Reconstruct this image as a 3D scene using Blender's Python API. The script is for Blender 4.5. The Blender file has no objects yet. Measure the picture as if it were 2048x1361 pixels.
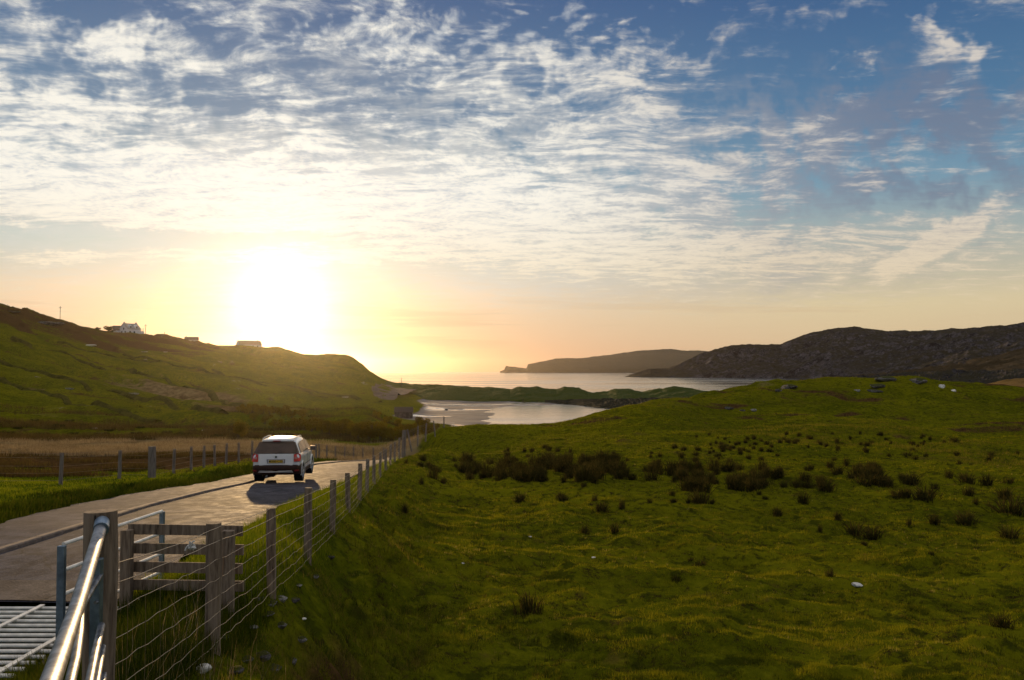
import bpy, bmesh, math, random
import numpy as np
from mathutils import Vector, Matrix

random.seed(7)
rng = np.random.default_rng(7)
SC = bpy.context.scene
COL = SC.collection

# ---------------------------------------------------------------- camera
F = 1800.0            # focal length in pixels of a 2048 px wide frame
HORIZON = 742.0       # row of the sea horizon
PITCH = math.atan((HORIZON - 680.5) / F)
cam_data = bpy.data.cameras.new("camera")
cam_data.sensor_width = 36.0
cam_data.lens = 36.0 * F / 2048.0
cam_data.clip_start = 0.1
cam_data.clip_end = 200000.0
cam = bpy.data.objects.new("camera", cam_data)
COL.objects.link(cam)
cam.location = (0.0, 0.0, 0.0)
cam.rotation_euler = (math.pi / 2 + PITCH, 0.0, 0.0)
SC.camera = cam

SC.render.engine = 'CYCLES'
SC.view_settings.view_transform = 'Standard'
SC.view_settings.look = 'None'
SC.view_settings.exposure = 0.0
SC.view_settings.gamma = 1.0
SC.view_settings.use_curve_mapping = False
SC.cycles.use_denoising = True
SC.cycles.max_bounces = 6
SC.cycles.diffuse_bounces = 2
SC.cycles.glossy_bounces = 3
SC.cycles.transmission_bounces = 5
SC.cycles.transparent_max_bounces = 12
SC.cycles.volume_bounces = 0
SC.cycles.sample_clamp_indirect = 4.0
SC.cycles.caustics_reflective = False
SC.cycles.caustics_refractive = False


def ray(px, py):
    """World direction through a point of the 2048 x 1361 frame, scaled so that y = 1."""
    a, b = (px - 1024.0) / F, (680.5 - py) / F
    c, s = math.cos(PITCH), math.sin(PITCH)
    d = (a, c - b * s, s + b * c)
    return (d[0] / d[1], 1.0, d[2] / d[1])


def P(px, py, depth):
    r = ray(px, py)
    return Vector((r[0] * depth, depth, r[2] * depth))


def azel(px, py):
    r = ray(px, py)
    return math.degrees(math.atan2(r[0], 1.0)), math.degrees(math.atan2(r[2], math.hypot(r[0], 1.0)))


# ---------------------------------------------------------------- sun and sky
SUN_AZ, SUN_EL = azel(562, 607)
SUN_DIR = Vector((math.sin(math.radians(SUN_AZ)) * math.cos(math.radians(SUN_EL)),
                  math.cos(math.radians(SUN_AZ)) * math.cos(math.radians(SUN_EL)),
                  math.sin(math.radians(SUN_EL))))
sun_data = bpy.data.lights.new("sun", 'SUN')
sun_data.energy = 3.1
sun_data.angle = math.radians(0.5)
sun_data.color = (1.0, 0.64, 0.29)
sun = bpy.data.objects.new("sun", sun_data)
COL.objects.link(sun)
sun.rotation_euler = SUN_DIR.to_track_quat('Z', 'Y').to_euler()


class V:
    """Small arithmetic wrapper round shader sockets."""
    tree = None

    def __init__(self, s):
        self.s = s

    @staticmethod
    def m(op, *a, clamp=False):
        n = V.tree.nodes.new('ShaderNodeMath')
        n.operation = op
        n.use_clamp = clamp
        for i, x in enumerate(a):
            if isinstance(x, V):
                V.tree.links.new(x.s, n.inputs[i])
            else:
                n.inputs[i].default_value = float(x)
        return V(n.outputs[0])

    def __add__(s, o): return V.m('ADD', s, o)
    def __radd__(s, o): return V.m('ADD', o, s)
    def __sub__(s, o): return V.m('SUBTRACT', s, o)
    def __rsub__(s, o): return V.m('SUBTRACT', o, s)
    def __mul__(s, o): return V.m('MULTIPLY', s, o)
    def __rmul__(s, o): return V.m('MULTIPLY', o, s)
    def __truediv__(s, o): return V.m('DIVIDE', s, o)
    def __rtruediv__(s, o): return V.m('DIVIDE', o, s)


def vset(tree, sock, x):
    if isinstance(x, V):
        tree.links.new(x.s, sock)
    elif isinstance(x, (tuple, list)):
        sock.default_value = tuple(x) if len(x) == len(sock.default_value) else tuple(x) + (1.0,)
    else:
        sock.default_value = x


def smooth(x, a, b, lo=0.0, hi=1.0):
    n = V.tree.nodes.new('ShaderNodeMapRange')
    n.interpolation_type = 'SMOOTHSTEP'
    vset(V.tree, n.inputs['Value'], x)
    n.inputs['From Min'].default_value = a
    n.inputs['From Max'].default_value = b
    n.inputs['To Min'].default_value = lo
    n.inputs['To Max'].default_value = hi
    return V(n.outputs['Result'])


def combine(x, y, z=0.0):
    n = V.tree.nodes.new('ShaderNodeCombineXYZ')
    for i, q in enumerate((x, y, z)):
        vset(V.tree, n.inputs[i], q)
    return V(n.outputs[0])


def mapping(vec, loc=(0, 0, 0), rot=(0, 0, 0), scale=(1, 1, 1), kind='POINT'):
    n = V.tree.nodes.new('ShaderNodeMapping')
    n.vector_type = kind
    vset(V.tree, n.inputs['Vector'], vec)
    n.inputs['Location'].default_value = loc
    n.inputs['Rotation'].default_value = rot
    n.inputs['Scale'].default_value = scale
    return V(n.outputs[0])


def noise(vec, scale, detail=4.0, rough=0.55, dist=0.0, dims='3D', color=False, lac=2.0):
    n = V.tree.nodes.new('ShaderNodeTexNoise')
    n.noise_dimensions = dims
    vset(V.tree, n.inputs['Vector'], vec)
    n.inputs['Scale'].default_value = scale
    n.inputs['Detail'].default_value = detail
    n.inputs['Roughness'].default_value = rough
    n.inputs['Distortion'].default_value = dist
    n.inputs['Lacunarity'].default_value = lac
    return V(n.outputs['Color' if color else 'Fac'])


def voronoi(vec, scale, feature='F1', rand=1.0, out='Distance'):
    n = V.tree.nodes.new('ShaderNodeTexVoronoi')
    n.feature = feature
    vset(V.tree, n.inputs['Vector'], vec)
    n.inputs['Scale'].default_value = scale
    n.inputs['Randomness'].default_value = rand
    return V(n.outputs[out])


def vadd(a, b):
    n = V.tree.nodes.new('ShaderNodeVectorMath')
    n.operation = 'ADD'
    vset(V.tree, n.inputs[0], a)
    vset(V.tree, n.inputs[1], b)
    return V(n.outputs[0])


def vscale(a, k):
    n = V.tree.nodes.new('ShaderNodeVectorMath')
    n.operation = 'SCALE'
    vset(V.tree, n.inputs[0], a)
    vset(V.tree, n.inputs['Scale'], k)
    return V(n.outputs[0])


def mix(f, a, b, mode='MIX'):
    n = V.tree.nodes.new('ShaderNodeMix')
    n.data_type = 'RGBA'
    n.blend_type = mode
    n.clamp_factor = True
    vset(V.tree, n.inputs[0], f)
    vset(V.tree, n.inputs[6], a)
    vset(V.tree, n.inputs[7], b)
    return V(n.outputs[2])


def ramp(x, stops, interp='LINEAR'):
    n = V.tree.nodes.new('ShaderNodeValToRGB')
    cr = n.color_ramp
    cr.interpolation = interp
    while len(cr.elements) < len(stops):
        cr.elements.new(0.5)
    for e, (p, c) in zip(cr.elements, stops):
        e.position = p
    for e, (p, c) in zip(cr.elements, stops):
        e.color = tuple(c) + (1.0,) if len(c) == 3 else c
    vset(V.tree, n.inputs[0], x)
    return V(n.outputs[0])


def lin(r, g, b):
    f = lambda c: c / 12.92 if c <= 0.04045 else ((c + 0.055) / 1.055) ** 2.4
    return (f(r / 255.0), f(g / 255.0), f(b / 255.0))


def build_world():
    w = bpy.data.worlds.new("World")
    SC.world = w
    w.use_nodes = True
    t = w.node_tree
    t.nodes.clear()
    V.tree = t
    out = t.nodes.new('ShaderNodeOutputWorld')
    bg = t.nodes.new('ShaderNodeBackground')
    t.links.new(bg.outputs[0], out.inputs['Surface'])
    bg.inputs['Strength'].default_value = 0.1          # every colour below is given for this strength

    sky = t.nodes.new('ShaderNodeTexSky')
    sky.sky_type = 'NISHITA'
    sky.sun_disc = False
    sky.sun_elevation = math.radians(SUN_EL)
    sky.sun_rotation = math.radians(SUN_AZ)
    sky.air_density = 1.0
    sky.dust_density = 1.0
    sky.ozone_density = 2.0
    nishita = V(sky.outputs[0])

    tc = t.nodes.new('ShaderNodeTexCoord')
    d = V(tc.outputs['Generated'])
    sep = t.nodes.new('ShaderNodeSeparateXYZ')
    t.links.new(d.s, sep.inputs[0])
    x, y, z = (V(sep.outputs[i]) for i in range(3))
    RAD = 180.0 / math.pi
    az = V.m('ARCTAN2', x, y) * RAD
    el = V.m('ARCSINE', z) * RAD
    ae0 = combine(az, el, 0.0)
    wob = noise(ae0, 0.22, 4.0, 0.6, color=True, dims='2D')
    ae = vadd(ae0, vscale(vadd(wob, (-0.5, -0.5, -0.5)), 7.0))
    wob2 = noise(ae0, 0.5, 4.0, 0.6, color=True, dims='2D')
    ae_low = vadd(ae0, vscale(vadd(wob2, (-0.5, -0.5, -0.5)), 1.2))
    dot = x * SUN_DIR.x + y * SUN_DIR.y + z * SUN_DIR.z
    ang = V.m('ARCCOSINE', V.m('MINIMUM', dot, 1.0)) * RAD      # degrees from the sun
    zc = V.m('MAXIMUM', z, 0.0) + 0.10
    pl = combine(x / zc, y / zc, 0.0)                            # flat cloud deck seen in perspective

    # ---- clear sky: the physical sky, pulled towards the hazy evening colours low down
    e90 = V.m('MAXIMUM', el, 0.0) / 90.0
    g_far = ramp(e90, [(0.0, lin(196, 172, 158)), (0.012, lin(222, 194, 160)), (0.045, lin(228, 208, 168)),
                       (0.085, lin(176, 184, 178)), (0.125, lin(118, 156, 180)), (0.17, lin(80, 124, 162)),
                       (0.25, lin(54, 92, 142)), (0.45, lin(38, 70, 122)), (1.0, lin(30, 54, 100))])
    g_sun = ramp(e90, [(0.0, lin(176, 134, 130)), (0.02, lin(200, 166, 154)), (0.055, lin(224, 204, 184)),
                       (0.085, lin(178, 202, 200)), (0.125, lin(130, 168, 188)), (0.17, lin(90, 130, 164)),
                       (0.25, lin(62, 97, 144)), (0.45, lin(38, 70, 122)), (1.0, lin(30, 54, 100))])
    near = smooth(ang, 38.0, 6.0)
    clear = mix(near, g_far, g_sun)
    nish = mix(1.0, nishita, (0.10, 0.10, 0.10), 'MULTIPLY')
    base = mix(0.8, nish, clear)

    # ---- cloud cover by direction: (px, py, rx, ry, tilt, amount)
    blobs = BLOBS
    def cover(lst):
        acc = None
        for (bx, by, rx, ry, tilt, amt) in lst:
            a0, e0 = azel(bx, by)
            k = math.degrees(1.0 / F)
            m = mapping(ae_low if by > 400 else ae, loc=(a0, e0, 0), rot=(0, 0, -math.radians(tilt)), scale=(rx * k, ry * k, 1.0), kind='TEXTURE')
            ln = t.nodes.new('ShaderNodeVectorMath')
            ln.operation = 'LENGTH'
            t.links.new(m.s, ln.inputs[0])
            v = smooth(V(ln.outputs['Value']), 1.6, 0.15, 0.0, amt)
            acc = v if acc is None else acc + v
        return acc
    cov = cover(blobs['sheet']) + smooth(el, 27.0, 40.0, 0.0, 0.38)  # plus an unseen overhead deck, added to lift ambient light on the ground
    cov_r = cover(blobs['ripple'])
    cov_v = cover(blobs['veil'])

    # ---- cloud texture
    warp = noise(pl, 2.2, 2.0, 0.5, color=True, dims='2D')
    plw = vadd(pl, vscale(warp, 0.22))
    fib = mapping(plw, rot=(0, 0, math.radians(18)), scale=(1.0, 2.3, 1.0))
    n1 = noise(plw, 4.6, 8.0, 0.56, dims='2D')
    n2 = noise(fib, 5.5, 8.0, 0.60, dims='2D')
    n3 = noise(plw, 38.0, 5.0, 0.62, dims='2D')
    shape = n1 * 0.42 + n2 * 0.58
    dens = smooth(shape + cov + (n3 - 0.5) * 0.09, 0.42, 0.82)
    # mackerel ripples
    wv = t.nodes.new('ShaderNodeTexWave')
    wv.wave_type = 'BANDS'
    wv.bands_direction = 'X'
    vset(t, wv.inputs['Vector'], mapping(plw, rot=(0, 0, math.radians(-34))))
    wv.inputs['Scale'].default_value = 4.6
    wv.inputs['Distortion'].default_value = 3.5
    wv.inputs['Detail'].default_value = 3.0
    wv.inputs['Detail Scale'].default_value = 1.3
    puff = voronoi(plw, 38.0, 'SMOOTH_F1')
    rip = V(wv.outputs['Fac']) * 0.30 + (0.62 - puff) * 0.55 + (n3 - 0.5) * 0.5 + (n1 - 0.5) * 1.0
    dens_r = smooth(rip + cov_r, 0.38, 1.0)
    veil = smooth(cov_v + (n2 - 0.5) * 0.7, 0.05, 0.9)

    tot = V.m('MINIMUM', 1.0 - (1.0 - dens) * (1.0 - dens_r * 0.92), 1.0)
    low = smooth(el, 1.2, 5.5)                                   # clouds thin out into the haze
    tot = tot * low

    # ---- cloud colour: forward scattering towards the sun, greyer where the deck is thick
    shade = smooth(n2 * 0.6 + n3 * 0.4 + dens * 0.18, 0.42, 0.78)
    lit_far = mix(shade, lin(150, 158, 172), lin(214, 206, 196))
    lit_mid = mix(shade, lin(196, 200, 204), lin(252, 247, 234))
    c = mix(smooth(ang, 34.0, 16.0), lit_far, lit_mid)
    warm = smooth(el, 12.0, 3.0)
    c = mix(warm * 0.75, c, lin(238, 214, 170))
    halo = V.m('EXPONENT', ang * -0.155)
    c = mix(1.0, c, mix(halo * 1.0, (0, 0, 0), (0.28, 0.26, 0.22)), 'ADD')
    veil_c = mix(smooth(ang, 40, 10), lin(118, 126, 146), lin(226, 222, 212))

    col = mix(veil * 0.72 * low, base, veil_c)
    col = mix(tot * 0.93, col, c)

    # ---- faint dark bars of cloud low over the sea
    bars = noise(mapping(ae0, scale=(0.05, 1.1, 1.0)), 1.3, 4.0, 0.5, dims='2D')
    bar = smooth(bars, 0.52, 0.68) * smooth(el, 0.8, 2.0) * smooth(el, 5.5, 3.0)
    col = mix(bar * 0.35, col, lin(206, 176, 140))

    # ---- aureole and the blown-out heart round the sun
    core = V.m('EXPONENT', ang * -0.78)
    mid = V.m('EXPONENT', ang * -0.36)
    wide = V.m('EXPONENT', ang * -0.11)
    glow = vadd(vadd(vscale((1.0, 0.90, 0.70), core * 2.8), vscale((1.0, 0.78, 0.46), mid * 0.08)), vscale((1.0, 0.86, 0.70), wide * 0.02))
    col = vadd(col, glow)
    # below the horizon: dim sea-grey
    col = mix(smooth(el, -0.2, -3.0), col, (0.16, 0.15, 0.13))
    col = vscale(col, 10.0)
    vset(t, bg.inputs['Color'], col)
    w.cycles.sampling_method = 'MANUAL'
    w.cycles.sample_map_resolution = 1024


BLOBS = {
    'sheet': [
        (1024, -900, 2600, 500, 0, 0.02),
        (520, 410, 680, 95, -2, 0.38),
        (1050, 470, 330, 70, 2, 0.20),
        (170, 320, 380, 110, 5, 0.20),
        (430, 200, 430, 65, 8, 0.18),
        (170, 75, 85, 38, 8, 0.22),
        (325, 88, 44, 22, -8, 0.16),
        (60, 20, 90, 26, 0, 0.08),
        (60, 185, 200, 50, 5, 0.10),
        (250, 22, 160, 36, 0, -0.20),
        (225, 150, 110, 26, 12, -0.10),
        (430, 262, 150, 18, 8, -0.13),
        (760, 235, 150, 40, 8, -0.08),
        (330, 478, 420, 15, -3, -0.42),
        (60, 470, 200, 26, -3, -0.40),
        (110, 516, 85, 11, -4, 0.30),
        (600, 520, 260, 9, -3, 0.32),
        (700, 580, 900, 42, 0, -0.22),
        (1350, 300, 400, 100, 6, 0.17),
        (1240, 150, 200, 60, 14, 0.14),
        (950, 110, 420, 60, 3, 0.10),
        (1300, 520, 430, 60, -3, 0.18),
        (1560, 560, 420, 60, -3, 0.14),
        (1600, 470, 260, 18, -2, 0.12),
        (1700, 140, 420, 120, 0, -0.22),
        (1240, 30, 400, 45, -4, -0.24),
        (880, 0, 160, 18, 0, -0.22),
        (1900, 118, 85, 48, 8, 0.32),
        (1935, 95, 22, 40, 28, 0.22),
        (1860, 60, 60, 12, 45, 0.16),
        (1460, 105, 80, 26, -28, 0.22),
        (1530, 135, 80, 24, -30, 0.20),
        (1650, 22, 130, 22, -22, 0.22),
        (1830, 395, 330, 45, 0, -0.24),
        (1900, 470, 112, 24, -32, 0.56),
        (1830, 512, 70, 11, -24, 0.42),
        (1500, 640, 800, 30, 0, -0.16),
    ],
    'ripple': [
        (1000, 95, 360, 60, 4, 0.34),
        (640, 60, 200, 35, -2, 0.26),
        (1240, 125, 190, 60, 14, 0.30),
        (1150, 240, 300, 80, 10, 0.20),
        (900, 290, 240, 60, 0, 0.10),
        (640, 515, 250, 8, -3, 0.22),
        (600, 130, 260, 50, 0, 0.10),
        (1024, -60, 2000, 60, 0, -0.35),
        (1900, 250, 600, 420, 0, -0.30),
        (60, 120, 260, 200, 0, -0.25),
    ],
    'veil': [
        (560, 430, 760, 150, -2, 0.75),
        (1250, 400, 520, 130, 2, 0.55),
        (1820, 255, 340, 120, 6, 0.85),
        (1400, 560, 600, 70, -2, 0.45),
        (250, 250, 420, 120, 6, 0.35),
        (950, 170, 480, 90, 4, 0.45),
    ],
}
build_world()
# ================================================================ helpers
SEA = -14.0


def fade(t):
    return t * t * t * (t * (t * 6 - 15) + 10)


def _hash(ix, iy, seed):
    h = (ix.astype(np.int64) * 374761393 + iy.astype(np.int64) * 668265263 + seed * 1442695041) & 0xffffffff
    h = ((h ^ (h >> 13)) * 1274126177) & 0xffffffff
    h = h ^ (h >> 16)
    return (h & 0xffff) / 65535.0


def vnoise(x, y, seed=0):
    ix, iy = np.floor(x), np.floor(y)
    fx, fy = fade(x - ix), fade(y - iy)
    a = _hash(ix, iy, seed)
    b = _hash(ix + 1, iy, seed)
    c = _hash(ix, iy + 1, seed)
    d = _hash(ix + 1, iy + 1, seed)
    return (a + (b - a) * fx) * (1 - fy) + (c + (d - c) * fx) * fy - 0.5


def fbm(x, y, octaves=4, seed=0, gain=0.5):
    s, a = np.zeros_like(x), 1.0
    for o in range(octaves):
        s = s + a * vnoise(x * (2.0 ** o) + 17.3 * o, y * (2.0 ** o) - 9.1 * o, seed + o)
        a *= gain
    return s


def ridged(x, y, octaves=4, seed=0, gain=0.55):
    s, a = np.zeros_like(x), 1.0
    for o in range(octaves):
        s = s + a * (0.5 - 2.0 * np.abs(vnoise(x * (2.0 ** o) + 7.7 * o, y * (2.0 ** o) + 3.3 * o, seed + o)))
        a *= gain
    return s


def sstep(a, b, x):
    t = np.clip((x - a) / (b - a), 0, 1)
    return t * t * (3 - 2 * t)


# ---------------------------------------------------------------- road alignment (metres, x as a function of y)
RY = np.array([-30, 0, 8, 10.7, 14, 17, 23, 29.5, 34.6, 42, 48, 54, 60, 75, 95, 130, 180, 240, 300], float)
RZ = np.array([-2.7, -2.7, -2.73, -2.76, -2.85, -3.0, -3.45, -3.92, -4.31, -4.70, -5.0, -5.45, -6.0, -7.3, -8.6, -9.9, -11.4, -12.7, -12.9], float)
LY = np.array([-30, 8, 14, 17, 23, 29.5, 34.6, 42, 48, 54, 60, 75, 95, 130, 180, 240, 300], float)
LX = np.array([-8, -8, -8.0, -8.25, -9.2, -9.75, -10.1, -10.55, -10.5, -10.2, -9.9, -10.4, -13, -21, -33, -44, -48], float)
EY = np.array([-30, 8, 12, 13.5, 17.2, 22.7, 28, 37.6, 42.6, 48, 54, 60, 75, 95, 130, 180, 240, 300], float)
EX = np.array([-4.4, -4.5, -4.85, -5.0, -5.2, -5.85, -6.2, -6.77, -7.0, -7.35, -7.2, -7.0, -7.4, -10, -17.5, -29, -40, -44], float)
PY_ = np.array([-30, 8, 14, 18, 26.7, 37.7, 48, 60, 75, 95, 130, 300], float)
PW = np.array([1.6, 1.6, 1.7, 1.8, 1.9, 1.2, 0.9, 0.8, 0.6, 0.3, 0.2, 0.2], float)
road_z = lambda y: np.interp(y, RY, RZ)
road_l = lambda y: np.interp(y, LY, LX)
road_r = lambda y: np.interp(y, EY, EX)
pave_w = lambda y: np.interp(y, PY_, PW)

# posts of the field fence: (px, distance, ground z)
FENCE = [(432, 7.9, -2.45), (547, 10.9, -2.72), (618, 14.3, -3.02), (667, 18.0, -3.3), (698, 21.8, -3.58), (720, 25.5, -3.76),
         (735, 28.8, -3.93), (749, 32.6, -4.15), (761, 36.4, -4.35), (772, 40.2, -4.52), (781, 43.8, -4.66), (790, 47.2, -4.78), (799, 50.6, -4.86),
         (808, 54.0, -4.9), (822, 60.0, -5.0), (836, 66.0, -5.15), (852, 72.0, -5.3), (870, 78.5, -5.4), (888, 86.0, -5.5)]
FX = np.array([(p - 1024) / F * d for p, d, z in FENCE])
FD = np.array([d for p, d, z in FENCE])
FZ = np.array([z for p, d, z in FENCE])
fence_x = lambda y: np.interp(y, np.concatenate([[0, 5.1], FD]), np.concatenate([[-1.2, -2.3], FX]))

CTRL = []
for q in [(520, 1361, 8.2), (650, 1361, 10.6), (800, 1361, 12.6), (1024, 1361, 13.4), (1400, 1361, 13.6), (2048, 1361, 13.8),
          (700, 1200, 16.0), (900, 1200, 17.8), (1400, 1200, 18.3), (2048, 1200, 18.6),
          (790, 1080, 24.0), (1100, 1080, 26.3), (1600, 1080, 27), (2048, 1080, 27.2),
          (850, 1000, 34), (1100, 1000, 35), (1600, 1000, 36), (2048, 1000, 37),
          (870, 950, 42), (1100, 950, 44.5), (1600, 950, 46), (2048, 950, 48),
          (890, 905, 58), (1100, 900, 60.5), (1600, 900, 63), (2048, 893, 68),
          (940, 868, 78), (1100, 868, 80), (1400, 852, 88), (1600, 848, 90), (2048, 850, 95),
          (920, 855, 92), (1000, 855, 98), (1100, 853, 100), (1180, 834, 105), (1230, 819, 112), (1320, 805, 122), (1440, 784, 132),
          (1520, 771, 138), (1600, 763, 142), (1700, 758, 148), (1800, 758, 152), (1900, 764, 155), (2000, 773, 158), (2100, 780, 160),
          (1440, 822, 112), (1600, 812, 115), (1800, 802, 122), (2048, 818, 120),
          (0, 985, 24), (0, 950, 35), (150, 945, 38), (0, 905, 62), (200, 905, 62), (330, 905, 62), (0, 884, 80), (250, 884, 82), (0, 868, 102), (300, 872, 98),
          (125, 975, 29), (307, 961, 34), (410, 936, 42), (480, 926, 46),
          (640, 921, 60), (860, 905, 72), (700, 897, 82), (560, 884, 96), (800, 884, 98), (640, 884, 98),
          (500, 870, 120), (700, 862, 138), (840, 856, 158), (800, 838, 230), (790, 834, 262), (700, 842, 215),
          (0, 850, 125), (0, 800, 175), (0, 740, 240), (0, 680, 330), (0, 640, 420), (0, 617, 500),
          (60, 637, 500), (120, 650, 520), (180, 662, 540),
          (250, 860, 130), (250, 820, 170), (250, 780, 230), (250, 740, 310), (250, 700, 430), (250, 673, 550), (330, 680, 560), (400, 690, 570),
          (480, 850, 150), (480, 800, 240), (480, 750, 370), (480, 712, 500), (480, 698, 580), (560, 704, 590),
          (650, 835, 222), (650, 800, 310), (650, 760, 430), (650, 728, 540), (655, 712, 600), (705, 718, 604), (730, 738, 604),
          (735, 833, 238), (735, 804, 320), (735, 775, 440), (748, 755, 590), (770, 764, 600),
          (800, 812, 290), (800, 792, 410), (800, 776, 510), (800, 768, 560), (850, 771, 540),
          (850, 802, 400)]:
    v = P(*q)
    CTRL.append((v.x, v.y, v.z))
for px, d, z in [(905, 128, -9.5), (1000, 132, -11.5), (1100, 140, -13), (1230, 150, -13.8), (1440, 185, -12), (1600, 200, -10), (1800, 210, -9), (2048, 215, -8),
                 (950, 200, -13.4), (1100, 260, -15), (1300, 270, -16), (1500, 280, -15), (1700, 290, -14.5), (2048, 300, -14.2),
                 (850, 300, -13.35), (900, 255, -13.5), (900, 330, -13.72), (900, 400, -13.5), (960, 300, -13.9), (960, 400, -13.82), (1060, 405, -13.98),
                 (1010, 398, -13.75), (1070, 393, -13.8), (1120, 386, -13.9), (1030, 320, -14.35), (1150, 335, -15), (1170, 420, -14.4), (860, 230, -13.1), (870, 330, -13.4), (1300, 420, -15), (1600, 420, -16),
                 (800, 700, -18), (950, 620, -17), (1200, 620, -18), (1600, 620, -18), (2048, 620, -18),
                 (650, 760, -8), (730, 680, -16), (480, 760, 8), (250, 760, 16), (0, 760, 30), (-400, 700, 50),
                 (-400, 300, 22), (-400, 160, 3), (-400, 90, -4.5), (-400, 50, -4.2), (-400, 28, -3.3),
                 (2500, 20, -4.9), (2500, 50, -5.3), (2500, 100, -5.2), (2500, 160, -3.5), (2500, 240, -9), (2500, 420, -16), (2500, 620, -18)]:
    CTRL.append(((px - 1024) / F * d, d, z))
for i in range(len(FENCE)):
    CTRL.append((FX[i], FD[i], FZ[i]))
    # foot of the bank on the field side
    if i % 2 == 0 and i < 16:
        CTRL.append((FX[i] + 2.2 + 0.01 * FD[i], FD[i], min(FZ[i] - 0.75, -3.55 if FD[i] < 12 else -4.3) if FD[i] < 40 else FZ[i] - 0.55))
for q in [(-2.3, 5.1, -2.2), (0, 0, -1.72), (0.6, 2.5, -1.85), (-1.3, 2.5, -1.9), (0, -10, -1.8), (6, 0, -2.6), (4, 6, -3.0), (9, 5, -4.0), (14, 2, -4.5), (30, -4, -5),
          (-4, 0, -2.5), (-4, 5, -2.6), (-12, 3, -2.9), (-12, -8, -2.9), (-25, 8, -3.2), (-40, -20, -3.2), (-11.5, 18, -3.0), (-12.8, 27, -3.65),
          (30, -40, -5), (-5, -40, -2.7), (-60, -40, -3), (80, 0, -5.2), (200, 60, -5), (-200, 0, 2), (-300, 150, 15), (0, -200, -3), (0, -600, -2), (400, -300, -4), (-500, -300, 10)]:
    CTRL.append(q)
for yy in (-10, 2, 9, 12, 16, 22, 29, 36, 44, 52, 60, 75):
    CTRL.append((float(road_l(yy) + road_r(yy)) / 2, yy, float(road_z(yy))))
CTRL = np.array(CTRL, float)


def warpxy(x, y):
    r = np.hypot(x, y)
    L = np.log1p(r / 5.0)
    a = np.arctan2(x, y)
    a = np.clip(a, -math.pi, math.pi)
    return L * np.sin(a) * 1.5, L * np.cos(a) * 1.5


def tps(r2):
    return 0.5 * r2 * np.log(r2 + 1e-9)


cu, cv = warpxy(CTRL[:, 0], CTRL[:, 1])
cw = CTRL[:, 2] / (np.hypot(CTRL[:, 0], CTRL[:, 1]) + 8.0)
N_ = len(CTRL)
A_ = np.zeros((N_ + 3, N_ + 3))
A_[:N_, :N_] = tps((cu[:, None] - cu[None]) ** 2 + (cv[:, None] - cv[None]) ** 2) + np.eye(N_) * 2e-4
A_[:N_, N_] = A_[N_, :N_] = 1
A_[:N_, N_ + 1] = A_[N_ + 1, :N_] = cu
A_[:N_, N_ + 2] = A_[N_ + 2, :N_] = cv
SOL = np.linalg.solve(A_, np.concatenate([cw, np.zeros(3)]))


def base_h(x, y):
    u, v = warpxy(x, y)
    s = SOL[N_] + SOL[N_ + 1] * u + SOL[N_ + 2] * v
    for i in range(N_):
        s = s + SOL[i] * tps((u - cu[i]) ** 2 + (v - cv[i]) ** 2)
    return s * (np.hypot(x, y) + 8.0)


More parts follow.
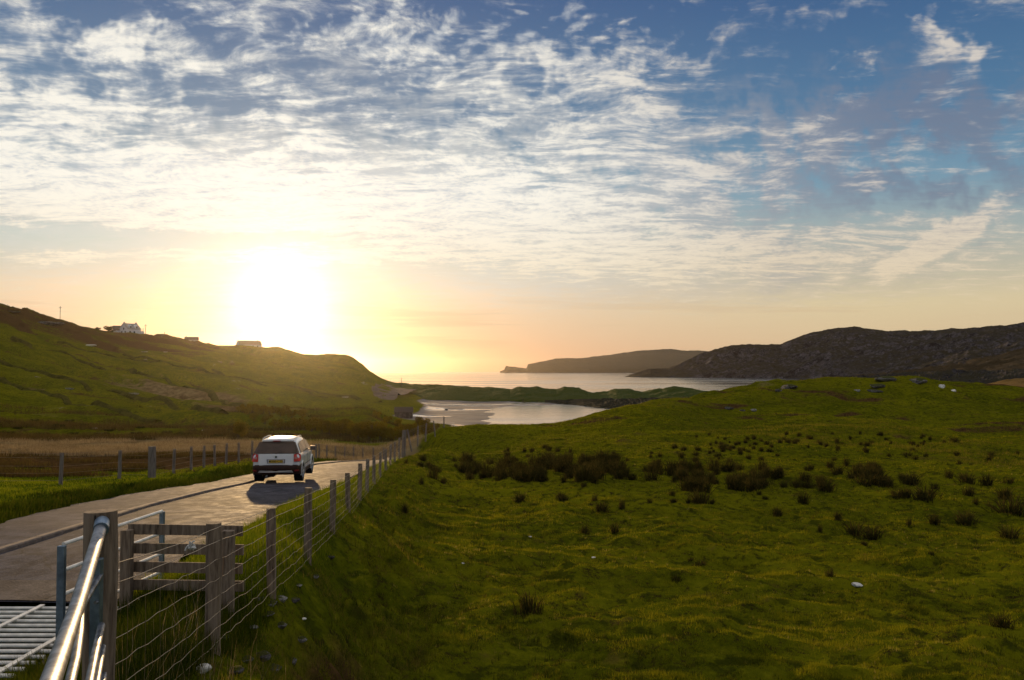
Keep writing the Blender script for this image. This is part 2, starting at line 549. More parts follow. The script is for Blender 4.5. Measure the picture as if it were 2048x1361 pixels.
def height(x, y):
    """Final ground height (numpy arrays)."""
    x = np.asarray(x, float)
    y = np.asarray(y, float)
    z = base_h(x, y)
    r = np.hypot(x, y)
    beach = sstep(-12.6, -13.3, z)
    # hummocky pasture: low mounds, hoof-trodden tussocks
    k = (1 - beach)
    fx = fence_x(y)
    field = sstep(1.0, 3.5, x - fx) * sstep(210, 150, r)
    hill = sstep(100, 160, y) * sstep(-0.115, -0.165, x / np.maximum(y, 1))
    bump = fbm(x / 7.0, y / 7.0, 3, 11) * 0.22 + ridged(x / 3.1, y / 2.4, 3, 171) * 0.07
    tus = ridged(x / 0.9, y / 0.9, 2, 5) * 0.05 - np.maximum(vnoise(x / 0.33 + 3, y / 0.33, 531) - 0.22, 0) * 0.35 + np.maximum(vnoise(x / 0.42, y / 0.42, 31), 0) * 0.20 - np.maximum(vnoise(x / 0.8 + 9, y / 0.6, 131) - 0.22, 0) * 0.5
    tus = tus + np.maximum(vnoise(x / 1.7 + 5, y / 1.7, 77) - 0.05, 0) * 0.48
    z = z + k * field * (bump + tus * sstep(150, 60, r))
    swell = fbm(x / 15.0, y / 9.0, 4, 41) * 1.0 + (np.maximum(ridged(x / 10.0, y / 8.0, 3, 141), 0) - 0.28) * 0.45
    z = z + k * field * (swell * sstep(55, 90, y) * 0.95 * (0.15 + 0.85 * sstep(12, 30, x)) + ridged(x / 4.0, y / 3.2, 3, 151) * 0.24 * sstep(70, 110, y) + (ridged(x / 6.5, y / 9.0, 4, 161) - 0.1) * 0.55 * sstep(105, 125, y) * sstep(14, 30, x))
    z = z + k * (1 - field) * (fbm(x / 5.0, y / 5.0, 3, 3) * 0.22) * sstep(3, 12, r) * (1 - hill * 0.5)
    # bank under the fence: eroded, stony
    bank = np.exp(-((x - fx - 1.1) / 0.9) ** 2) * sstep(70, 30, y)
    z = z + bank * (fbm(x / 0.6, y / 0.6, 4, 61) * 0.46 - np.maximum(vnoise(x / 0.45, y / 0.4, 661) - 0.1, 0) * 0.8)
    # hillside: terraces and old field banks running down towards the shore
    wob = fbm(x / 60.0, y / 60.0, 3, 21) * 26.0
    s = (y * 0.80 + x * 0.36 + wob) / 30.0
    saw = s - np.floor(s)
    terr = (sstep(0.0, 0.12, saw) - saw) * 3.2
    z = z + hill * (terr * (0.4 + 1.2 * np.clip(fbm(x / 90, y / 90, 2, 88) + 0.5, 0, 1)) + fbm(x / 13.0, y / 13.0, 4, 51) * 1.5 + ridged(x / 45.0, y / 45.0, 4, 23) * 1.5) * sstep(640, 560, r) * 0.85
    z = z + hill * sstep(0.0, -120.0, x) * sstep(380, 470, y) * sstep(-150, -240, x) * ridged(x / 18.0, y / 18.0, 4, 99) * 1.8
    # ripples on the sand
    z = z + beach * (fbm(x / 26.0, y / 11.0, 4, 71) * 0.22 + ridged(x / 7.0, y / 2.2, 2, 73) * 0.03)
    # road corridor
    rl, rr, rz = road_l(y) - pave_w(y), road_r(y), road_z(y)
    dist = np.maximum(rl - x, x - rr)
    m = 1 - sstep(0.15, 2.2, dist)
    m = m * (y > -30) * sstep(84, 76, y)
    z = z * (1 - m) + (rz - 0.02) * m
    inside = (dist < 0.25) & (y > -30) & (y < 80)
    z = np.where(inside, rz - 0.09, z)
    verge = np.exp(-((dist - 1.1) / 0.7) ** 2) * (dist > 0.25) * sstep(70, 50, y)
    z = z + verge * (0.07 + 0.16 * np.clip(fbm(x / 1.1, y / 1.6, 3, 8) + 0.4, 0, 1))
    # pit below the cattle grid
    pit = (x > -8.3) & (x < -4.4) & (y > 8.0) & (y < 10.75)
    z = np.where(pit, -3.5, z)
    return z


def H(x, y):
    return float(height(np.array([x], float), np.array([y], float))[0])


def hits(pixels, dmin=5.0, dmax=640.0, n=900):
    """Ground points seen at the given frame positions (first hit of each ray)."""
    d = np.exp(np.linspace(math.log(dmin), math.log(dmax), n))
    out = []
    for px, py in pixels:
        r = ray(px, py)
        zz = height(r[0] * d, d)
        below = np.nonzero(r[2] * d < zz)[0]
        if len(below) == 0:
            out.append(None)
            continue
        i = below[0]
        out.append(Vector((r[0] * d[i], d[i], zz[i])))
    return out


def tag(o, label=None, cat=None, group=None, kind=None):
    if label: o['label'] = label
    if cat: o['category'] = cat
    if group: o['group'] = group
    if kind: o['kind'] = kind
    return o


def empty(name, loc=(0, 0, 0), rz=0.0, **k):
    o = bpy.data.objects.new(name, None)
    o.empty_display_size = 0.2
    COL.objects.link(o)
    o.location = loc
    o.rotation_euler = (0, 0, rz)
    tag(o, **k)
    return o


def mesh_np(name, verts, faces, mat, parent=None, smooth_=True, attrs=None, **k):
    """verts (n,3); faces (m,3|4) array."""
    me = bpy.data.meshes.new(name)
    verts = np.asarray(verts, np.float32)
    faces = np.asarray(faces, np.int32)
    kf = faces.shape[1]
    me.vertices.add(len(verts))
    me.vertices.foreach_set('co', verts.ravel())
    me.loops.add(faces.size)
    me.loops.foreach_set('vertex_index', faces.ravel())
    me.polygons.add(len(faces))
    me.polygons.foreach_set('loop_start', np.arange(0, faces.size, kf, dtype=np.int32))
    me.polygons.foreach_set('loop_total', np.full(len(faces), kf, np.int32))
    me.polygons.foreach_set('use_smooth', np.full(len(faces), smooth_))
    if attrs:
        for an, av in attrs.items():
            a = me.attributes.new(an, 'FLOAT', 'POINT')
            a.data.foreach_set('value', np.asarray(av, np.float32))
    me.update()
    me.validate()
    if mat: me.materials.append(mat)
    o = bpy.data.objects.new(name, me)
    COL.objects.link(o)
    if parent: o.parent = parent
    tag(o, **k)
    return o


def grid_faces(nr, nc):
    i = np.arange(nr - 1)[:, None] * nc + np.arange(nc - 1)[None]
    i = i.ravel()
    return np.stack([i, i + 1, i + nc + 1, i + nc], 1)


# ================================================================ materials
MATS = {}


def material(name):
    m = bpy.data.materials.new(name)
    m.use_nodes = True
    t = m.node_tree
    t.nodes.clear()
    V.tree = t
    out = t.nodes.new('ShaderNodeOutputMaterial')
    MATS[name] = m
    return m, t, out


def principled(t, out, **k):
    b = t.nodes.new('ShaderNodeBsdfPrincipled')
    for kk, v in k.items():
        vset(t, b.inputs[kk.replace('_', ' ')], v)
    t.links.new(b.outputs[0], out.inputs['Surface'])
    return b


def bump(h, strength=0.5, distance=0.05):
    n = V.tree.nodes.new('ShaderNodeBump')
    n.inputs['Strength'].default_value = strength
    n.inputs['Distance'].default_value = distance
    vset(V.tree, n.inputs['Height'], h)
    return V(n.outputs[0])


def pos():
    n = V.tree.nodes.new('ShaderNodeNewGeometry')
    return V(n.outputs['Position'])


def objco():
    n = V.tree.nodes.new('ShaderNodeTexCoord')
    return V(n.outputs['Object'])


def attr(name):
    n = V.tree.nodes.new('ShaderNodeAttribute')
    n.attribute_name = name
    return V(n.outputs['Fac'])


def simple(name, col, rough=0.6, metal=0.0, var=0.15, scale=8.0, bmp=0.0, spec=0.5, emit=None):
    m, t, out = material(name)
    p = objco()
    n = noise(p, scale, 5.0, 0.6)
    c = mix(smooth(n, 0.3, 0.7), tuple(v * (1 - var) for v in col), tuple(min(1, v * (1 + var)) for v in col))
    b = principled(t, out, Base_Color=c, Roughness=rough, Metallic=metal)
    b.inputs['Specular IOR Level'].default_value = spec
    if bmp:
        vset(t, b.inputs['Normal'], bump(noise(p, scale * 4, 6.0, 0.65), 0.6, bmp))
    return m


def ground_material():
    m, t, out = material('pasture')
    p = pos()
    dry, sand, rock, heath, lush = attr('dry'), attr('sand'), attr('rock'), attr('heath'), attr('lush')
    big = noise(p, 0.045, 5.0, 0.6)
    med = noise(p, 0.35, 6.0, 0.62)
    fine = noise(p, 2.6, 6.0, 0.68)
    vf = noise(p, 14.0, 4.0, 0.7)
    g = mix(smooth(med * 0.5 + big * 0.5, 0.36, 0.64), (0.066, 0.076, 0.0030), (0.150, 0.146, 0.0045))
    g = mix(smooth(fine, 0.48, 0.72), g, (0.150, 0.145, 0.006))
    g = mix(smooth(fine * 0.6 + vf * 0.4, 0.50, 0.36), g, (0.030, 0.022, 0.007))
    g = mix(smooth(noise(p, 0.9, 5.0, 0.6), 0.60, 0.74) * 0.55, g, (0.105, 0.062, 0.020))
    dk = noise(p, 1.7, 5.0, 0.66)
    g = mix(smooth(dk, 0.53, 0.62) * 0.75, g, (0.030, 0.036, 0.0040))
    g = mix(lush * 0.7, g, mix(smooth(fine, 0.3, 0.7), (0.022, 0.048, 0.004), (0.060, 0.085, 0.006)))
    dryc = mix(smooth(noise(mapping(p, scale=(0.4, 0.15, 1.0)), 1.2, 6.0, 0.65), 0.35, 0.65), (0.10, 0.070, 0.030), (0.20, 0.150, 0.075))
    g = mix(smooth(dry + (med - 0.5) * 1.0, 0.35, 0.65), g, dryc)
    hc = mix(smooth(fine, 0.3, 0.7), (0.028, 0.018, 0.007), (0.105, 0.058, 0.022))
    g = mix(smooth(heath + (med - 0.5) * 1.1 + (big - 0.5) * 0.6, 0.38, 0.62), g, hc)
    rc = mix(smooth(fine, 0.35, 0.65), (0.10, 0.09, 0.085), (0.30, 0.27, 0.25))
    g = mix(smooth(rock + (med - 0.5) * 1.2, 0.55, 0.72), g, rc)
    # beach: damp sand, wet mirror-like sheets and weed
    wet = noise(mapping(p, scale=(0.45, 0.8, 1.0)), 0.10, 6.0, 0.62, dist=0.6)
    sc = mix(smooth(wet, 0.42, 0.62), (0.075, 0.066, 0.066), (0.130, 0.112, 0.106))
    weed = noise(mapping(p, scale=(0.4, 1.0, 1.0)), 0.22, 6.0, 0.7)
    sc = mix(smooth(weed, 0.63, 0.70) * 0.85, sc, (0.020, 0.018, 0.014))
    g = mix(smooth(sand, 0.35, 0.65), g, sc)
    film = smooth(sand, 0.6, 0.9) * smooth(wet, 0.50, 0.40)
    rough = 0.90 - film * 0.80
    b = principled(t, out, Base_Color=g, Roughness=rough)
    vset(t, b.inputs['Specular IOR Level'], smooth(sand, 0.5, 0.8) * 0.5)
    hh = (fine * 0.6 + vf * 0.4) * (1.0 - smooth(sand, 0.3, 0.6) * 0.95)
    vset(t, b.inputs['Normal'], bump(hh, 0.7, 0.12))
    return m


def asphalt_material(name, a, b_, scale=1.0):
    m, t, out = material(name)
    p = pos()
    n = noise(p, 0.7 * scale, 5.0, 0.6)
    s = noise(mapping(p, scale=(1.0, 0.55, 1.0)), 3.2, 5.0, 0.72)
    f = noise(p, 26.0, 3.0, 0.7)
    ch = voronoi(p, 34.0)
    c = mix(smooth(n * 0.45 + s * 0.55, 0.40, 0.60), tuple(v * 0.75 for v in a), tuple(v * 1.12 for v in b_))
    pt = voronoi(vadd(p, vscale(noise(p, 1.2, 3.0, 0.6, color=True), 0.8)), 0.33, 'F1', 1.0, 'Color')
    sxp = t.nodes.new('ShaderNodeSeparateXYZ')
    t.links.new(pt.s, sxp.inputs[0])
    c = mix(smooth(V(sxp.outputs[0]), 0.72, 0.76) * 0.45, c, tuple(v * 0.6 for v in a))
    c = mix(smooth(f, 0.52, 0.70) * 0.6, c, (0.17, 0.14, 0.13))
    c = mix(smooth(f, 0.46, 0.34) * 0.6, c, (0.03, 0.025, 0.024))
    cr = voronoi(vadd(p, vscale(noise(p, 1.5, 3.0, 0.6, color=True), 0.5)), 0.55, 'DISTANCE_TO_EDGE')
    c = mix(smooth(cr, 0.018, 0.004) * 0.6, c, (0.02, 0.018, 0.016))
    b = principled(t, out, Base_Color=c, Roughness=0.85 - smooth(s, 0.4, 0.7) * 0.15)
    b.inputs['Specular IOR Level'].default_value = 0.05
    vset(t, b.inputs['Normal'], bump(f * 0.4 + ch * 0.3 + s * 0.9 + n * 1.0, 0.5, 0.015))
    return m


def blade_material(name, c1, c2, c3, tr=0.45, patches=False, world_scale=0.6):
    m, t, out = material(name)
    p = pos()
    n = noise(p, world_scale, 4.0, 0.65)
    n2 = noise(p, 9.0, 2.0, 0.6)
    c = mix(smooth(n, 0.38, 0.62), c1, c2)
    c = mix(smooth(n2, 0.45, 0.68), c, c3)
    if patches:
        c = mix(smooth(noise(p, 1.7, 5.0, 0.66), 0.53, 0.62) * 0.8, c, (0.045, 0.055, 0.005))
        c = mix(smooth(noise(p, 0.28, 5.0, 0.62), 0.50, 0.66) * 0.55, c, (0.085, 0.100, 0.006))
        c = mix(smooth(noise(p, 0.8, 4.0, 0.6), 0.60, 0.72) * 0.6, c, (0.190, 0.115, 0.030))
    d = t.nodes.new('ShaderNodeBsdfDiffuse')
    tl = t.nodes.new('ShaderNodeBsdfTranslucent')
    vset(t, d.inputs['Color'], c)
    vset(t, tl.inputs['Color'], vscale(c, 1.15))
    ms = t.nodes.new('ShaderNodeMixShader')
    ms.inputs[0].default_value = tr
    t.links.new(d.outputs[0], ms.inputs[1])
    t.links.new(tl.outputs[0], ms.inputs[2])
    t.links.new(ms.outputs[0], out.inputs['Surface'])
    return m


def rock_material(name, dark, light, moss, mossamt=0.5, scale=1.0):
    m, t, out = material(name)
    p = pos()
    n = noise(p, 0.9 * scale, 7.0, 0.65)
    f = noise(p, 5.0 * scale, 5.0, 0.7)
    lich = noise(p, 2.4 * scale, 4.0, 0.6)
    c = mix(smooth(n * 0.6 + f * 0.4, 0.40, 0.62), dark, light)
    c = mix(smooth(lich, 0.62, 0.70) * 0.6, c, tuple(min(1, v * 1.5) for v in light))
    ge = t.nodes.new('ShaderNodeNewGeometry')
    sx = t.nodes.new('ShaderNodeSeparateXYZ')
    t.links.new(ge.outputs['Normal'], sx.inputs[0])
    up = V(sx.outputs[2])
    c = mix(smooth(up + (n - 0.5) * 1.1, 1.05 - mossamt, 1.35 - mossamt), c, moss)
    b = principled(t, out, Base_Color=c, Roughness=0.92)
    b.inputs['Specular IOR Level'].default_value = 0.08
    vset(t, b.inputs['Normal'], bump(n * 0.7 + f * 0.3, 0.9, 0.35 / scale))
    return m


def wood_material(name, base, light, moss=0.15):
    m, t, out = material(name)
    p = objco()
    g = noise(mapping(p, scale=(9.0, 9.0, 0.9)), 3.0, 6.0, 0.65, dist=0.4)
    kn = noise(p, 3.0, 4.0, 0.6)
    c = mix(smooth(g, 0.34, 0.66), base, light)
    c = mix(smooth(g, 0.40, 0.30) * 0.8, c, tuple(v * 0.3 for v in base))
    c = mix(smooth(kn, 0.58, 0.72) * moss * 4, c, (0.07, 0.072, 0.03))
    c = mix(smooth(noise(p, 6.0, 3.0, 0.5), 0.62, 0.74) * 0.5, c, tuple(min(1, v * 1.4) for v in light))
    b = principled(t, out, Base_Color=c, Roughness=0.85)
    b.inputs['Specular IOR Level'].default_value = 0.3
    vset(t, b.inputs['Normal'], bump(g, 0.8, 0.012))
    return m


ground_mat = ground_material()
M_road = asphalt_material('worn_asphalt', (0.030, 0.031, 0.043), (0.066, 0.066, 0.086))
M_pave = asphalt_material('footway_asphalt', (0.052, 0.052, 0.068), (0.076, 0.074, 0.094), 0.6)
M_park = asphalt_material('gravel_park', (0.100, 0.076, 0.056), (0.150, 0.115, 0.086), 0.6)
M_concrete = asphalt_material('concrete', (0.080, 0.066, 0.062), (0.105, 0.090, 0.084), 0.6)
M_kerb = simple('kerb_concrete', (0.16, 0.12, 0.095), 0.85, var=0.3, scale=5.0, bmp=0.01)
M_wood = wood_material('weathered_wood', (0.125, 0.088, 0.060), (0.275, 0.208, 0.150))
M_wood_far = wood_material('grey_post_wood', (0.120, 0.098, 0.080), (0.230, 0.195, 0.165), 0.05)
M_old_wire = simple('old_rusty_wire', (0.20, 0.15, 0.10), 0.75, 0.3, var=0.2)
M_galv = simple('galvanised_steel', (0.24, 0.25, 0.27), 0.46, 1.0, var=0.45, scale=14.0, bmp=0.001)
M_galv_dull = simple('dull_galvanised_steel', (0.20, 0.27, 0.35), 0.42, 0.85, var=0.35, scale=9.0, bmp=0.002)
M_grid = simple('grid_bar_paint', (0.80, 0.77, 0.70), 0.45, 0.05, var=0.2, scale=6.0, bmp=0.001)
M_wire = simple('fence_wire', (0.34, 0.26, 0.17), 0.42, 1.0, var=0.2)
M_rock = rock_material('gneiss', (0.060, 0.052, 0.052), (0.26, 0.24, 0.24), (0.050, 0.052, 0.012), 0.5)
M_rock_white = rock_material('pale_quartz_rock', (0.20, 0.19, 0.18), (0.42, 0.40, 0.38), (0.05, 0.055, 0.015), 0.30, 2.0)
M_rock_bright = rock_material('white_stone', (0.60, 0.58, 0.54), (0.85, 0.83, 0.78), (0.10, 0.11, 0.05), 0.02, 2.0)
M_hill = rock_material('rocky_hill', (0.004, 0.0035, 0.005), (0.130, 0.116, 0.130), (0.024, 0.019, 0.007), 0.34, 0.065)
M_hill_brown = rock_material('moor_hill', (0.012, 0.010, 0.008), (0.055, 0.045, 0.038), (0.042, 0.027, 0.008), 0.85, 0.05)
M_hill_orange = rock_material('dry_grass_hill', (0.05, 0.035, 0.014), (0.11, 0.085, 0.05), (0.150, 0.085, 0.014), 0.95, 0.15)
M_island = rock_material('headland', (0.034, 0.031, 0.034), (0.075, 0.070, 0.072), (0.042, 0.046, 0.034), 0.75, 0.008)
M_dune = rock_material('dune_grass', (0.007, 0.007, 0.005), (0.045, 0.040, 0.030), (0.046, 0.064, 0.006), 0.80, 0.11)

# ================================================================ water
m, t, out = material('sea_water')
p = pos()
w1 = noise(mapping(p, rot=(0, 0, 0.25), scale=(0.35, 1.0, 1.0)), 0.35, 5.0, 0.6)
w2 = noise(mapping(p, scale=(0.30, 1.0, 1.0)), 0.018, 4.0, 0.6)
cam_calm = smooth(w2, 0.40, 0.62)
b = principled(t, out, Base_Color=(0.055, 0.062, 0.066), Roughness=0.16)
b.inputs['IOR'].default_value = 1.38
vset(t, b.inputs['Roughness'], 0.07 + cam_calm * 0.10)
vset(t, b.inputs['Normal'], bump(w1 + w2 * 1.5, 0.13, 0.6))
M_sea = m
R_ = np.concatenate([np.linspace(40, 1000, 60), np.geomspace(1050, 9800, 50)])
A2 = np.radians(np.linspace(-180, 180, 241))
xs = R_[:, None] * np.sin(A2)[None]
ys = R_[:, None] * np.cos(A2)[None]
mesh_np('sea', np.stack([xs, ys, np.full_like(xs, SEA)], 2).reshape(-1, 3), grid_faces(len(R_), len(A2))[:, ::-1], M_sea, kind='structure')

# ================================================================ the ground sheet
rad = [0.0, 0.7, 1.4, 2.1, 2.8]
while rad[-1] < 8: rad.append(rad[-1] * 1.03)
while rad[-1] < 62: rad.append(rad[-1] * 1.0056)
while rad[-1] < 660: rad.append(rad[-1] * 1.0088)
while rad[-1] < 2500: rad.append(rad[-1] * 1.10)
rad = np.array(rad)
azs = np.concatenate([np.linspace(-180, -46, 40)[:-1], np.linspace(-46, -32, 60)[:-1], np.linspace(-32, 32, 600), np.linspace(32, 46, 60)[1:], np.linspace(46, 180, 40)[1:]])
ar = np.radians(azs)
gx = rad[:, None] * np.sin(ar)[None]
gy = rad[:, None] * np.cos(ar)[None]
gz = height(gx.ravel(), gy.ravel()).reshape(gx.shape)
far_ = sstep(640, 1100, rad)[:, None]
front = (np.cos(ar)[None] > -0.2)
gz = gz * (1 - far_) + np.where(front & (np.abs(azs)[None] < 75), -22.0, np.clip(gz, -4, 45)) * far_
x1, y1, z1 = gx.ravel(), gy.ravel(), gz.ravel()
r1 = np.hypot(x1, y1)
sandm = sstep(-12.55, -13.25, z1) * (y1 > 150) * sstep(560, 480, y1)
fxx = fence_x(y1)
lum = fbm(x1 / 22.0, y1 / 14.0, 4, 91)
left = sstep(0, -3, x1 - fxx)
drym = left * sstep(58, 66, y1) * sstep(96, 84, y1) * 1.0 + 0.35 * sstep(0.15, 0.4, lum) * sstep(60, 90, y1)
for (px_, py_, rx_, ry_) in ((310, 776, 26, 10), (390, 790, 18, 7), (455, 816, 16, 6), (60, 780, 10, 4)):
    hp = hits([(px_, py_)])[0]
    if hp is not None:
        drym = drym + 0.55 * np.exp(-((x1 - hp.x) / rx_) ** 2 - ((y1 - hp.y - 0.35 * (x1 - hp.x) * -1) / ry_) ** 2)
drym = drym * (1 - sandm)
heathm = left * sstep(35, 40, y1) * sstep(68, 58, y1) * sstep(-11, -15.5, x1) * 0.95 + left * sstep(88, 104, y1) * sstep(150, 120, y1) * 0.42
wobm = fbm(x1 / 60.0, y1 / 60.0, 3, 21) * 26.0
sm = (y1 * 0.80 + x1 * 0.36 + wobm) / 30.0
sm = sm - np.floor(sm)
hillm = sstep(100, 160, y1) * sstep(-0.115, -0.165, x1 / np.maximum(y1, 1))
heathm = heathm + hillm * (0.42 * sstep(0.80, 0.95, sm) + 0.42 * sstep(0.14, 0.02, sm)) + hillm * 0.55 * sstep(400, 470, r1) * sstep(-140, -200, x1) 
right = 1 - left
heathm = heathm + right * 0.42 * sstep(0.05, 0.35, fbm(x1 / 14.0, y1 / 7.0, 4, 115)) * sstep(70, 100, y1) + right * 0.34 * sstep(0.0, 0.35, fbm(x1 / 9.0, y1 / 9.0, 3, 15)) * sstep(36, 50, y1)
rockm = hillm * 0.45 * sstep(0.16, 0.34, fbm(x1 / 24.0, y1 / 12.0, 4, 19)) + right * 0.42 * sstep(118, 140, y1) * sstep(40, 55, x1) * sstep(0.0, 0.2, fbm(x1 / 5.0, y1 / 5.0, 3, 33))
bankm = np.exp(-((x1 - fxx - 0.9) / 0.85) ** 2) * sstep(26, 12, y1) * (y1 > 3)
heathm = heathm + bankm * 0.58
carpark = sstep(26, 14, np.hypot((x1 + 57) * 1.0, (y1 - 440) * 0.22)) 
lushm = left * sstep(45, 38, y1) + np.exp(-((x1 - fxx + 1.2) / 1.2) ** 2) * sstep(50, 40, y1)
gf = grid_faces(len(rad), len(azs))[:, ::-1]
mesh_np('ground', np.stack([x1, y1, z1], 1), gf, ground_mat, kind='structure',
        attrs={'dry': drym, 'sand': sandm, 'rock': rockm, 'heath': heathm, 'lush': np.clip(lushm, 0, 1)})

# ---------------------------------------------------------------- road, footway, kerb
def strip(name, ys, xa, xb, z, mat, n=7, camber=0.0, **k):
    tt = np.linspace(0, 1, n)
    X = xa[:, None] * (1 - tt) + xb[:, None] * tt
    Y = np.repeat(ys[:, None], n, 1)
    Z = z[:, None] + camber * (1 - (2 * tt[None] - 1) ** 2)
    return mesh_np(name, np.stack([X, Y, Z], 2).reshape(-1, 3), grid_faces(len(ys), n), mat, **k)


ys = np.arange(10.72, 79, 0.35)
jr = fbm(ys / 1.3, ys * 0 + 3, 3, 4) * 0.16
strip('road', ys, road_l(ys), road_r(ys) + jr, road_z(ys), M_road, 9, 0.04, kind='structure')
yl = np.arange(-20, 8.2, 0.5)
strip('road', yl, road_l(yl), road_r(yl) - 0.1, road_z(yl), M_road, 5, 0.03, kind='structure')
ya = np.array([10.76, 11.3, 11.9])
strip('concrete_apron', ya, road_l(ya), road_r(ya), road_z(ya) + 0.012, M_concrete, 9, 0.04, kind='structure')
yp = np.arange(-20, 78, 0.4)
jl = fbm(yp / 1.1, yp * 0 + 9, 3, 14) * 0.22
strip('pavement', yp, road_l(yp) - pave_w(yp) + jl, road_l(yp) - 0.12, road_z(yp) + 0.055, M_pave, 5, 0.0, kind='structure')
# kerb: one long low step of cast lengths, parts of the kerb
kerb = empty('kerb', (0, 0, 0), kind='structure')
yk = 4.0
kerb_n = 0
while yk < 62:
    L_ = 0.9
    y0, y1_ = yk, yk + L_ - 0.012
    xa0, xa1 = float(road_l(y0)), float(road_l(y1_))
    za0, za1 = float(road_z(y0)), float(road_z(y1_))
    hh = 0.07 + rng.uniform(-0.006, 0.006)
    vs = []
    for (xx, yy, zz) in ((xa0, y0, za0), (xa1, y1_, za1)):
        vs += [(xx - 0.125, yy, zz - 0.05), (xx + 0.02, yy, zz - 0.05), (xx + 0.01, yy, zz + hh - 0.02), (xx - 0.012, yy, zz + hh), (xx - 0.125, yy, zz + hh)]
    fs = []
    for a in range(5):
        b2 = (a + 1) % 5
        fs.append((a, b2, b2 + 5, a + 5))
    me = bpy.data.meshes.new('kerbstone')
    me.from_pydata(vs, [], fs + [(4, 3, 2, 1, 0), (5, 6, 7, 8, 9)])
    me.materials.append(M_kerb)
    o = bpy.data.objects.new('kerbstone', me)
    COL.objects.link(o)
    o.parent = kerb
    yk += L_

# ---------------------------------------------------------------- car park on the far slope
uy = np.linspace(330, 545, 50)
cx_l = np.interp(uy, [330, 380, 430, 480, 545], [-48, -59, -67, -68, -71])
cx_r = np.interp(uy, [330, 380, 430, 480, 545], [-43, -48, -48, -50, -60])
tt = np.linspace(0, 1, 12)
CX = cx_l[:, None] * (1 - tt) + cx_r[:, None] * tt
CY = np.repeat(uy[:, None], 12, 1)
CZ = height(CX.ravel(), CY.ravel()).reshape(CX.shape)
from_row = CZ.mean(1, keepdims=True)
CZ = np.maximum(CZ, from_row) + 0.12
mesh_np('car_park', np.stack([CX, CY, CZ], 2).reshape(-1, 3), grid_faces(50, 12), M_park, kind='structure')


# ---------------------------------------------------------------- far land
def land(name, cols, mat, rows=60, ncol=400, amp=1.0, ns=30.0, seed=1, prof=0.8, ridge=True, back=14, kind='structure', smo=True, calm=0.0, **k):
    """cols: (px, d_front, z_front, d_top, py_top, d_back, z_back)"""
    cols = np.array(cols, float)
    px = np.linspace(cols[0, 0], cols[-1, 0], ncol)
    g = [np.interp(px, cols[:, 0], cols[:, i]) for i in range(1, 7)]
    df, zf, dt, pt, db, zb = g
    s_ = np.array([ray(a, b) for a, b in zip(px, pt)])
    zt = s_[:, 2] * dt
    ta = np.linspace(0, 1, rows)[:, None]
    D1 = df + (dt - df) * ta
    Z1 = zf + (zt - zf) * (ta ** prof)
    tb = np.linspace(0, 1, back)[1:, None]
    D2 = dt + (db - dt) * tb
    Z2 = zt + (zb - zt) * (tb ** 1.3)
    D = np.concatenate([D1, D2], 0)
    Z = np.concatenate([Z1, Z2], 0)
    X = s_[:, 0][None] * D
    wgt = np.clip((Z - np.minimum(zf, Z.min(0))[None]) / (np.abs(zt - zf)[None] + 1e-3), 0, 1) ** 0.6
    fn = ridged if ridge else fbm
    nn = fn(X / ns, D / ns, 6, seed) - (0.2 if ridge else 0.0)
    lev = np.concatenate([ta, 1 - tb * 0.6], 0)
    Z = Z + (1 - calm * lev ** 3) * amp * nn * wgt * np.clip(np.abs(zt - zf)[None] / (amp * 3 + 1e-3), 0.15, 1)
    return mesh_np(name, np.stack([X, D, Z], 2).reshape(-1, 3), grid_faces(D.shape[0], ncol), mat, kind=kind, smooth_=smo, **k)


# green dune spit between the two bays
land('dune_spit', [
    (770, 470, -11, 520, 766, 600, -15), (800, 470, -12, 540, 767, 600, -15), (850, 410, -13.6, 500, 770, 590, -15), (895, 410, -13.6, 480, 770, 580, -15), (925, 408, -13.9, 480, 772, 570, -15),
    (960, 405, -13.9, 470, 774, 560, -15), (1005, 405, -13.9, 460, 777, 550, -15), (1020, 405, -13.9, 460, 779, 550, -15), (1040, 404, -14.0, 452, 773, 540, -15), (1075, 402, -14.1, 450, 773, 535, -15), (1090, 400, -14.1, 450, 778, 530, -15),
    (1112, 398, -14.2, 448, 779, 530, -15), (1128, 396, -14.2, 445, 775, 530, -15), (1158, 394, -14.2, 442, 776, 525, -15), (1175, 390, -14.2, 438, 785, 520, -15), (1198, 386, -14.2, 432, 786, 510, -15), (1216, 384, -14.2, 432, 785, 510, -15),
    (1232, 382, -14.2, 430, 780, 505, -15), (1262, 380, -14.2, 425, 780, 500, -15), (1284, 376, -14.2, 422, 786, 495, -15), (1300, 372, -14.2, 420, 782, 490, -15), (1328, 366, -14.2, 416, 777, 480, -15), (1345, 360, -14.2, 412, 775, 478, -15),
    (1372, 350, -14.2, 405, 777, 470, -15), (1400, 340, -14.2, 398, 780, 460, -15), (1430, 330, -14.2, 385, 787, 440, -15), (1450, 320, -14.5, 370, 800, 420, -15.5)],
    M_dune, rows=50, ncol=560, amp=1.35, ns=9.0, seed=5, prof=0.62, ridge=False)
# dark tidal rocks along its foot
land('shore_rocks', [
    (1090, 392, -14.2, 400, 801, 412, -14.5), (1140, 372, -14.3, 392, 800, 405, -14.5), (1200, 340, -14.3, 380, 799, 400, -14.5), (1260, 318, -14.3, 372, 798, 395, -14.5),
    (1320, 300, -14.3, 362, 797, 385, -14.5), (1380, 290, -14.3, 350, 797, 380, -14.5), (1430, 280, -14.3, 340, 799, 370, -14.6)],
    rock_material('seaweed_rock', (0.006, 0.006, 0.005), (0.035, 0.032, 0.030), (0.012, 0.014, 0.006), 0.6, 0.4), rows=34, ncol=360, amp=0.9, ns=5.0, seed=8, prof=0.5, smo=False)
